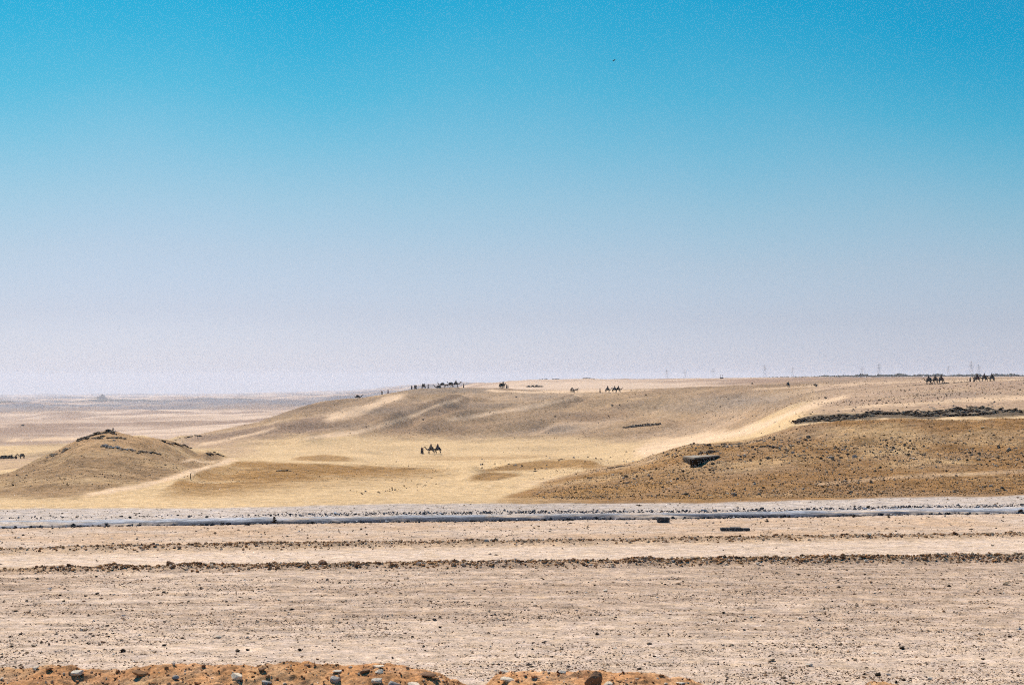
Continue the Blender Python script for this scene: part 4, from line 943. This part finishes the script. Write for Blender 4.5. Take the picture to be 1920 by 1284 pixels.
def scarf_mesh():
    bm = bmesh.new(); bmesh.ops.create_uvsphere(bm, u_segments=12, v_segments=8, radius=.125)
    for v in bm.verts:
        v.co.x = v.co.x * .95 - .02 - max(0, -v.co.z) * .35; v.co.z *= 1.05
        if v.co.z < -.06: v.co.y *= 1.35
        if v.co.x > .04 and v.co.z < .04: v.co.x = .04
    return bm_mesh('headscarf', bm, True)
def blanket_mesh(kneel=False):
    # saddle pad and rug draped over hump and flanks
    bm = bmesh.new(); z0 = -.95 if kneel else 0; nx, ny = 9, 11; vs = []
    for i in range(nx):
        x = -.62 + 1.0 * i / (nx - 1); row = []
        for j in range(ny):
            t = (j / (ny - 1) - .5) * 2; a = t * 2.0
            top = 2.0 + .14 * math.exp(-((x + .18) / .18) ** 2) + .10 * (math.exp(-((x + .55) / .08) ** 2) + math.exp(-((x - .28) / .08) ** 2))
            y = math.sin(min(abs(a), 1.45)) * .44 * (1 if a > 0 else -1); z = top - (1 - math.cos(min(abs(a), 1.45))) * .45 - max(0, abs(a) - 1.45) * .55
            row.append(bm.verts.new((x + .02 * math.sin(7 * t), y, z + z0)))
        vs.append(row)
    for i in range(nx - 1):
        for j in range(ny - 1): bm.faces.new((vs[i][j], vs[i + 1][j], vs[i + 1][j + 1], vs[i][j + 1]))
    bmesh.ops.solidify(bm, geom=bm.faces[:], thickness=.03)
    return bm_mesh('saddle_rug', bm, True)
def ear_mesh(x, z, y, h=.12):
    bm = bmesh.new()
    for s in (-1, 1): add_tube(bm, [(x, s * y, z), (x - .03, s * (y + .03), z + h)], [.035, .008], 5)
    return bm_mesh('ears', bm)
CM = {'a': skin_mesh('camel_body', *(lambda g: (g.V, g.E, g.R))(camel_rig(0.15))), 'b': skin_mesh('camel_body', *(lambda g: (g.V, g.E, g.R))(camel_rig(0.8))),
      'c': skin_mesh('camel_body', *(lambda g: (g.V, g.E, g.R))(camel_rig(-0.7))), 'k': skin_mesh('camel_body', *(lambda g: (g.V, g.E, g.R))(camel_rig(0, True)))}
HM = {'a': skin_mesh('horse_body', *(lambda g: (g.V, g.E, g.R))(horse_rig(.1))), 'b': skin_mesh('horse_body', *(lambda g: (g.V, g.E, g.R))(horse_rig(.7)))}
PM = {'stand': skin_mesh('person_body', *(lambda g: (g.V, g.E, g.R))(person_rig('stand'))), 'ride': skin_mesh('person_body', *(lambda g: (g.V, g.E, g.R))(person_rig('ride')))}
for m_ in CM.values(): m_.materials.append(M_HIDE)
for m_ in HM.values(): m_.materials.append(M_HORSE)
for m_ in PM.values(): m_.materials.append(M_SKIN)
RUG = blanket_mesh(); RUGK = blanket_mesh(True)
SCARF = scarf_mesh()
EARC = ear_mesh(1.55, 2.2, .08); EARH = ear_mesh(.99, 1.82, .06); EARCK = ear_mesh(1.55, 1.25, .08)
_mc = {}
def colored(me, m):
    k = (me.name, m.name)
    if k not in _mc:
        c = me.copy(); c.materials.clear(); c.materials.append(m); _mc[k] = c
    return _mc[k]
ROBE = {'stand': robe_mesh('stand'), 'ride': robe_mesh('ride')}
def camel(P, face, label, pose='a', rug=M_REDC, sc=1.0, group=None):
    t = root('camel', P, face); t.scale = (sc * 1.08, sc * 1.25, sc); tag(t, label, 'camel', group)
    link('camel_body', CM[pose], None, t)
    link('saddle_rug', colored(RUGK if pose == 'k' else RUG, rug), None, t)
    link('ears', colored(EARCK if pose == 'k' else EARC, M_HIDE), None, t)
    return t
def horse(P, face, label, pose='a'):
    t = root('horse', P, face); tag(t, label, 'horse')
    link('horse_body', HM[pose], None, t)
    link('ears', colored(EARH, M_HORSE), None, t)
    bm = bmesh.new(); add_tube(bm, [(.60, 0, 1.46), (.80, 0, 1.68), (.96, 0, 1.86)], [.05, .06, .03], 6); link('mane', bm_mesh('mane', bm), M_HAIR, t)
    return t
def person(P, face, label, cloth=M_BLACK, head=M_WHITEC, pose='stand', sc=1.0, group=None):
    t = root('person', P, face); t.scale = (sc * 1.35, sc * 1.35, sc * 1.05); tag(t, label, 'person', group)
    link('person_body', PM[pose], None, t)
    link('robe', colored(ROBE[pose], cloth), None, t)
    o = link('headscarf', colored(SCARF, head), None, t); o.location = (.0, 0, 1.68) if pose == 'stand' else (.04, 0, .79)
    return t
def rider_on(c, label, cloth=M_BLACK, head=M_BLACK, hz=2.10, dx=-.05, sc=1.0):
    P = c.matrix_basis @ Vector((dx, 0, hz))
    return person(P, c.rotation_euler[2], label, cloth, head, 'ride', sc)
LEFT, RIGHT, AWAY, TOWARD = math.pi, 0.0, math.pi / 2, -math.pi / 2

# riders on the sand in the middle
Yp = 421
P = on(806, 851.3, 300, 450); Yp = P.y
c = camel(at(808, Yp), LEFT + .25, 'leading saddled camel walking left on the open sand', 'b', M_BLACK)
rider_on(c, 'rider in dark robe and pink scarf on the leading sand camel', M_BLACK, M_PINKC)
c = camel(at(820.5, Yp + 1), LEFT + .35, 'second saddled camel walking left on the open sand', 'c', M_NAVY)
rider_on(c, 'rider in white shirt and pink scarf on the second sand camel', M_NAVY, M_PINKC)
person(at(792.5, Yp), LEFT, 'walker in black robe at the head of the sand caravan', M_BLACK, M_PINKC)
person(at(790.3, Yp + .8), LEFT, 'walker in blue grey robe beside the black robed one on the sand', M_NAVY, M_BLACK)

# middle ridge crest
def crest_at(px, y0=560, y1=690):
    ys = np.linspace(y0, y1, 120); x = (px - 960) / F * ys; z = ground_z(x, ys); k = int(np.argmax(z / ys)); return Vector((x[k], ys[k], z[k]))
def crest_pt(px, y0=560, y1=690, back=0.0):
    p = crest_at(px, y0, y1); p.y -= back; p.z = gz(p.x, p.y); return p
person(crest_pt(772), TOWARD, 'leftmost standing person in dark robe on the ridge skyline', M_NAVY, M_BLACK)
person(crest_pt(777.7), TOWARD, 'person in blue robe, left one of the close pair on the skyline', M_NAVY, M_BLACK)
person(crest_pt(780), TOWARD + .5, 'person in black robe, right one of the close pair on the skyline', M_BLACK, M_REDC)
person(crest_pt(803), RIGHT, 'person standing alone right of the dark carriage on the skyline', M_NAVY, M_BLACK)
person(crest_pt(869.3), LEFT, 'person in blue robe standing alone right of the skyline camels', M_NAVY, M_NAVY)
camel(crest_pt(822), LEFT, 'kneeling camel with lowered head on the ridge skyline', 'k', M_BLACK, 1.15)
camel(crest_pt(829), LEFT, 'unridden camel facing left with raised head on the skyline', 'a', M_BLACK, 1.15)
horse(crest_pt(837.5, back=-.5), RIGHT + .3, 'dark horse standing behind the unridden skyline camel', 'a')
camel(crest_pt(845), TOWARD - .75, 'camel turned toward the viewer between horse and rider on the skyline', 'c', M_BLACK, 1.15)
c = camel(crest_pt(855), RIGHT, 'ridden camel facing right on the ridge skyline', 'a', M_BLACK, 1.2)
rider_on(c, 'rider in black robe atop the right facing skyline camel', M_BLACK, M_BLACK)
c = camel(crest_pt(671), RIGHT, 'kneeling camel alone on the low left end of the ridge', 'k', M_BLACK, 1.1)
person(crest_pt(716.2), TOWARD, 'person in black coat and pale trousers on the left ridge shoulder', M_BLACK, M_BLACK)
person(crest_pt(727.6), RIGHT, 'person in pink and black clothes higher up the left ridge shoulder', M_REDC, M_BLACK)

# wheel, carts
def wheel(bmname, parent, loc, r=.5, m=M_WOOD):
    bm = bmesh.new(); n = 20
    ring = [(r * math.cos(2 * math.pi * k / n), 0, r * math.sin(2 * math.pi * k / n)) for k in range(n + 1)]
    for a, b in zip(ring[:-1], ring[1:]): add_tube(bm, [a, b], .04, 4)
    for k in range(8): add_tube(bm, [(0, 0, 0), (r * math.cos(k * math.pi / 4), 0, r * math.sin(k * math.pi / 4))], .022, 4)
    add_tube(bm, [(0, -.07, 0), (0, .07, 0)], .07, 8)
    o = link('wheel', bm_mesh('wheel', bm), m, parent); o.location = loc; return o
def cart(P, face, label, canopy=M_WHITEC, hood=True):
    t = root('carriage', P, face); tag(t, label, 'carriage')
    for s in (-1, 1):
        wheel('wheel', t, (-.05, s * .72, .58), .58); wheel('wheel', t, (.95, s * .66, .40), .40)
    bm = bmesh.new(); add_box(bm, (.25, 0, .72), (1.9, 1.1, .18)); add_box(bm, (-.55, 0, 1.05), (.12, 1.1, .6)); add_box(bm, (-.2, 0, 1.0), (.6, 1.0, .22)); add_box(bm, (1.0, 0, 1.0), (.12, 1.0, .5))
    link('cart_body', bm_mesh('cart_body', bm), M_WOOD, t)
    bm = bmesh.new()
    for s in (-1, 1): add_tube(bm, [(1.15, s * .4, .7), (2.9, s * .38, .95)], .04, 6)
    link('shafts', bm_mesh('shafts', bm), M_WOOD, t)
    # folding hood: quarter barrel
    bm = bmesh.new(); n = 9; v = []
    for k in range(n):
        a = math.pi * (0.02 + .62 * k / (n - 1)); x = -.15 - .62 * math.cos(math.pi / 2 - a) * 1.0 + .15 * (k / (n - 1)); 
        x = -.62 * math.cos(a * .9 - .35) * 1 - .12; x = -.70 + 1.15 * (k / (n - 1)); z = 1.05 + .95 * math.sin(min(math.pi / 2, a * 1.05))
        v.append([bm.verts.new((x, s * .6, z)) for s in (-1, 1)])
    for a, b in zip(v[:-1], v[1:]): bm.faces.new((a[0], a[1], b[1], b[0]))
    for s in (0, 1):
        c0 = bm.verts.new((-.1, (-.6, .6)[s], 1.1))
        for a, b in zip(v[:-1], v[1:]): bm.faces.new((c0, a[s], b[s]))
    bmesh.ops.solidify(bm, geom=bm.faces[:], thickness=.025)
    h = link('hood', bm_mesh('hood', bm), M_BLACK, t)
    bm = bmesh.new(); add_box(bm, (-.05, 0, 2.06), (.9, 1.26, .09)); link('hood_top', bm_mesh('hood_top', bm), canopy, h)
    return t
P = crest_pt(1072, 580, 640); P.z = gz(P.x, P.y)
cart(P, RIGHT, 'horse carriage with a white topped hood on the ridge', M_WHITEC)
horse(P + Vector((1.95, 0, 0)), RIGHT, 'dark horse harnessed to the white topped carriage', 'b')
person(P + Vector((.55, 0, .95)), RIGHT, 'driver in black seated in the white topped carriage', M_BLACK, M_BLACK, 'ride')
P = crest_pt(794); cart(P, TOWARD + .4, 'dark carriage seen end on among the people on the skyline', M_BLACK)
P = crest_pt(939, 580, 640)
cart(P, AWAY - .5, 'dark hooded carriage in the cluster right of the skyline', M_BLACK)
c = camel(crest_pt(943.5, 580, 640), RIGHT - .9, 'camel crowding the dark hooded carriage', 'a', M_BLACK); rider_on(c, 'rider in black on the camel beside the hooded carriage', M_BLACK)
person(crest_pt(949.6, 580, 640), LEFT, 'short walker nearest to the crowded camel', M_BLACK, M_WHITEC, sc=.95)
person(crest_pt(952.4, 580, 640), LEFT, 'walker furthest right of the carriage cluster', M_BLACK, M_BLACK, sc=.95)

# three camels facing right
person(crest_pt(1125, 570, 630), RIGHT, 'small figure on foot following the camels heading right', M_NAVY, M_NAVY, sc=1.0)
for px, ps, lab, l2, cl in [(1139.5, 'b', 'rearmost camel of the string heading right', 'rider in black on the rearmost camel heading right', M_BLACK), (1152.5, 'c', 'middle camel of the string heading right', 'rider in blue on the middle camel heading right', M_NAVY), (1159.5, 'b', 'front camel of the string heading right', 'rider in blue on the front camel heading right', M_NAVY)]:
    c = camel(crest_pt(px, 565, 625), RIGHT - (.15 if px < 1150 else .3), lab, ps, M_BLACK, 1.05); rider_on(c, l2, cl, M_NAVY)

# lone rider near the pale track
P = on(1478, 726.5, 450, 700)
h = horse(P, AWAY + .35, 'horse seen from behind on the ridge by the pale track', 'a')
person(P + Vector((0, 0, 1.42)), AWAY + .35, 'rider with pale hat on the horse seen from behind', M_BLACK, M_YEL, 'ride')

# right strings, heading left
def skyl(px, Y=452): return at(px, Y)
for px, Y, ps, lab, l2, rug in [(1741, 450, 'a', 'front camel of the left string, its neck stretched low', 'rider in black on the front camel of the left string', M_BLACK),
        (1753.5, 450, 'c', 'middle camel of the left string on the right plateau', 'rider in black on the middle camel of the left string', M_REDC),
        (1764.5, 449, 'b', 'last camel of the left string with a red rug', 'rider in black on the last camel of the left string', M_REDC),
        (1832, 452, 'c', 'front camel of the right string with a red rug', 'rider in black on the front camel of the right string', M_REDC),
        (1845.5, 451, 'b', 'middle camel of the right string', 'rider in a red scarf on the middle camel of the right string', M_BLACK),
        (1859.5, 451, 'a', 'last camel of the right string', 'rider in black on the last camel of the right string', M_BLACK)]:
    c = camel(skyl(px, Y), LEFT + .2, lab, ps, rug, .93); rider_on(c, l2, M_BLACK, M_REDC if px == 1845.5 else M_BLACK)
person(skyl(1819, 452), LEFT, 'guide in blue walking ahead of the right camel string', M_NAVY, M_NAVY)
person(skyl(1826.5, 450), LEFT, 'guide in black walking beside the front camel of the right string', M_BLACK, M_BLACK)

# resting camels at the left edge
YL = on(20, 860, 300, 600).y
for px, f, lab, ps in [(4, LEFT, 'resting camel cut by the left edge of the picture', 'k'), (11, RIGHT, 'resting camel second from the left edge of the picture', 'k'), (20, RIGHT, 'resting camel with raised head in the left camp', 'k')]:
    P = at(px, YL); camel(P, f, lab, ps, M_BLACK, 1.05)
P = at(30, YL + 1); person(P - Vector((0, 0, .72)), TOWARD, 'person sitting low on the sand in the left camp', M_BLACK, M_BLACK)
c = camel(at(41, YL - 1), TOWARD - .7, 'loosely tied camel turned toward the viewer at the left camp', 'a', M_NAVY, .9)

# cairn and post
P = on(212, 809, 150, 198)
t = root('cairn', P); tag(t, 'small dark pillar of stacked stones on the left hill summit', 'cairn')
for i, (w, z) in enumerate([(.48, .10), (.40, .28), (.36, .44), (.28, .58)]):
    o = link('cairn_stone', STM['dark'][i], None, t); o.location = (.02 * (-1) ** i, 0, z); o.scale = (w, w, w * .8); o.rotation_euler = (0, 0, i * 1.3)
ledge('rock_outcrop', line([(203, 808), (206, 808), (212, 810)], 150, 198), .15, .3, 'tilted dark slab at the foot of the summit cairn', n=8, seed=40, sz=(.25, .5))
P = on(357, 898, 119, 220); bm = bmesh.new(); add_tube(bm, [(0, 0, -.1), (.02, 0, .58)], [.05, .04], 8); add_box(bm, (.02, 0, .60), (.12, .12, .05))
tag(link('marker_post', bm_mesh('marker_post', bm), M_WOOD), 'short dark marker post on the dune right of the left hill', 'post').location = P
# kiosk on the skyline
P = at(1353, 960); t = root('shelter', P); tag(t, 'tiny dark shelter with a thin raised roof frame on the skyline', 'shelter')
bm = bmesh.new(); add_box(bm, (0, 0, .5), (2.6, 1.8, 1.1), taper=.8); link('shelter_wall', bm_mesh('shelter_wall', bm), M_CONC, t)
bm = bmesh.new()
for sx in (-1, 1):
    for sy in (-1, 1): add_tube(bm, [(sx * .9, sy * .7, 1.0), (sx * .7, sy * .6, 2.9)], .06, 5)
for s in (-1, 1): add_tube(bm, [(-.75, s * .6, 2.9), (.75, s * .6, 2.9)], .06, 5); add_tube(bm, [(s * .7, -.6, 2.9), (s * .7, .6, 2.9)], .06, 5)
link('roof_frame', bm_mesh('roof_frame', bm), M_STEEL, t)

# bird
def bird():
    Y = 150.0; P = Vector(((1151.5 - 960) / F * Y, Y, (EYE - 113.5) / F * Y))
    t = root('bird', P, .4); t.rotation_euler = (0.2, -.5, .3); tag(t, 'single dark bird flying high in the open sky', 'bird')
    g = Rig(); g.chain([((-.13, 0, 0), .035), ((0, 0, 0), .055), ((.10, 0, .01), .045), ((.16, 0, .02), .03), ((.20, 0, .015), .012)]); g.chain([((-.22, 0, 0), .02)], 0)
    link('bird_body', skin_mesh('bird_body', g.V, g.E, g.R, 1), M_HAIR, t)
    for s in (-1, 1):
        bm = bmesh.new(); pts = [(.08, 0, 0), (.10, .12, .03), (.02, .26, .02), (-.05, .16, .01), (-.06, 0, 0)]
        a = [bm.verts.new((x, s * y, z)) for x, y, z in pts]; bm.faces.new(a); bmesh.ops.solidify(bm, geom=bm.faces[:], thickness=.012)
        link('wing', bm_mesh('wing', bm), M_HAIR, t)
bird()

# ------------------------------------------------------------------ pylons and the wood on the horizon
def pylon_meshes():
    bm = bmesh.new(); H = 22.0
    legs_ = [(sx * (2.4 * (1 - z / H) + .35), sy * (2.4 * (1 - z / H) + .35), z) for z in (0,) for sx in (-1, 1) for sy in (-1, 1)]
    def c(sx, sy, z): k = 2.3 * (1 - z / H) ** 1.2 + .35; return (sx * k, sy * k, z)
    zs = [0, 5, 9.5, 13, 16, 18.5, 20.5, H]
    for sx in (-1, 1):
        for sy in (-1, 1): add_tube(bm, [c(sx, sy, z) for z in zs], .065, 4)
    for a, b in zip(zs[:-1], zs[1:]):
        for (s1, s2), (s3, s4) in (((-1, -1), (1, -1)), ((1, -1), (1, 1)), ((1, 1), (-1, 1)), ((-1, 1), (-1, -1))):
            add_tube(bm, [c(s1, s2, a), c(s3, s4, b)], .03, 4); add_tube(bm, [c(s3, s4, a), c(s1, s2, b)], .03, 4)
    fr = bm_mesh('tower_frame', bm); arms = []
    for z, w in ((14.5, 4.2), (17.2, 3.6), (19.8, 3.0)):
        bm = bmesh.new()
        for s in (-1, 1):
            add_tube(bm, [(0, 0, z + .7), (s * w, 0, z)], .07, 4); add_tube(bm, [(0, 0, z - .4), (s * w, 0, z)], .07, 4); add_tube(bm, [(s * w, 0, z), (s * w, 0, z - 1.1)], .06, 4)
        arms.append(bm_mesh('cross_arm', bm))
    for m in [fr] + arms: m.materials.append(M_STEEL)
    return fr, arms
PF, PA = pylon_meshes()
for px, top, base, D, lab in [(1250, 693, 708, 3400, 'faint pylon, leftmost on the skyline'), (1284, 692, 708, 3300, 'faint pylon second from the left on the skyline'), (1337, 690, 708, 3000, 'faint pylon just left of the tiny shelter'),
     (1434, 684, 708, 2500, 'tall faint pylon between the shelter and the pale hatted rider'), (1486, 688, 708, 2700, 'faint pylon directly above the pale hatted rider'), (1616, 687, 706, 2700, 'faint pylon above the left end of the wood'),
     (1648, 682, 706, 2400, 'taller faint pylon, right one of the pair over the left end of the wood'), (1778, 686, 706, 2700, 'faint pylon between the two camel strings on the right'), (1821, 677, 704, 2200, 'tallest pylon, behind the guide of the right camel string'), (1835, 683, 704, 2500, 'pylon just right of the tallest one')]:
    P = at(px, D); t = root('power_pylon', P, random.uniform(-.3, .3)); s = ((EYE - top) / F * D - P.z) / 22.0; t.scale = (s, s, s); tag(t, lab, 'pylon', None)
    link('tower_frame', PF, None, t)
    for a in PA: link('cross_arm', a, None, t)
# wood
v, f = I1; P = []; Sz = []
for i in range(2600):
    px = random.uniform(1490, 2300) if i < 2200 else random.uniform(1360, 1700)
    D = random.uniform(2250, 2450); h = random.uniform(3.2, 5.8) * (0.35 + .65 * float(sstep(1480, 1640, np.array([px]))[0])) * (.85 + .25 * math.sin(px / 23) * math.sin(px / 7.3))
    p = at(px, D); P.append((p.x, p.y, p.z + max(h, 1) * random.uniform(.3, .7))); Sz.append(max(h, 1.0) * random.uniform(.6, 1.0))
P = np.array(P); Sz = np.array(Sz)
o = scatter('far_wood', P, Sz, np.full((len(P), 3), .03), .75, I1, .45, label='dark line of trees along the horizon at the right', cat='wood'); o.data.materials.clear(); o.data.materials.append(M_TREE)

# faint far hills beyond the plain on the left
def far_hill(pxs, hs, D, seed):
    n = 60; px = np.linspace(pxs[0], pxs[-1], n); h = np.interp(px, pxs, hs); X = (px - 960) / F * D; V = []
    secs = [(-1, 0), (-.7, .35), (-.35, .8), (0, 1), (.4, .75), (1, 0)]
    for t, k in secs:
        y = D + t * 60 + 12 * fbm(X / 60, X * 0 + t, 3, seed)
        V.append(np.stack([X, y, ground_z(X, np.full(n, D)) - 3 + (h / F * D + 3) * k * (1 + .25 * fbm(X / 14, X * 0 + t, 4, seed + 2))], -1))
    me = mesh_np('hill', np.concatenate(V), grid_faces(len(secs), n), np.tile(np.array((0.10, 0.085, 0.07)), (n * len(secs), 1)))
    tag(link('hill', me, M_GROUND), kind='structure')
far_hill([150, 172, 185, 193, 196, 202, 215], [0, 3, 5, 11, 7, 2, 0], 6200, 401)
far_hill([-200, -60, 20, 50, 58, 70], [1, 4, 4, 3.5, 2, 0], 4600, 405)
far_hill([110, 200, 260, 340, 470], [0, 3, 2.5, 3, 0], 5200, 409)
# ------------------------------------------------------------------ haze
bm = bmesh.new(); add_box(bm, (0, 7400, -82.5), (14000, 15600, 235)); me = bm_mesh('haze', bm)
hz = link('haze', me); m = bpy.data.materials.new('haze air'); m.use_nodes = True; nt = m.node_tree; nt.nodes.clear()
pv = nt.nodes.new('ShaderNodeVolumePrincipled'); pv.inputs['Color'].default_value = (0.78, 0.80, 0.92, 1); pv.inputs['Density'].default_value = 0.000095; pv.inputs['Anisotropy'].default_value = 0.2
mo = nt.nodes.new('ShaderNodeOutputMaterial'); nt.links.new(pv.outputs[0], mo.inputs['Volume']); me.materials.append(m)
tag(hz, kind='stuff', label='pale haze filling the air over the desert')
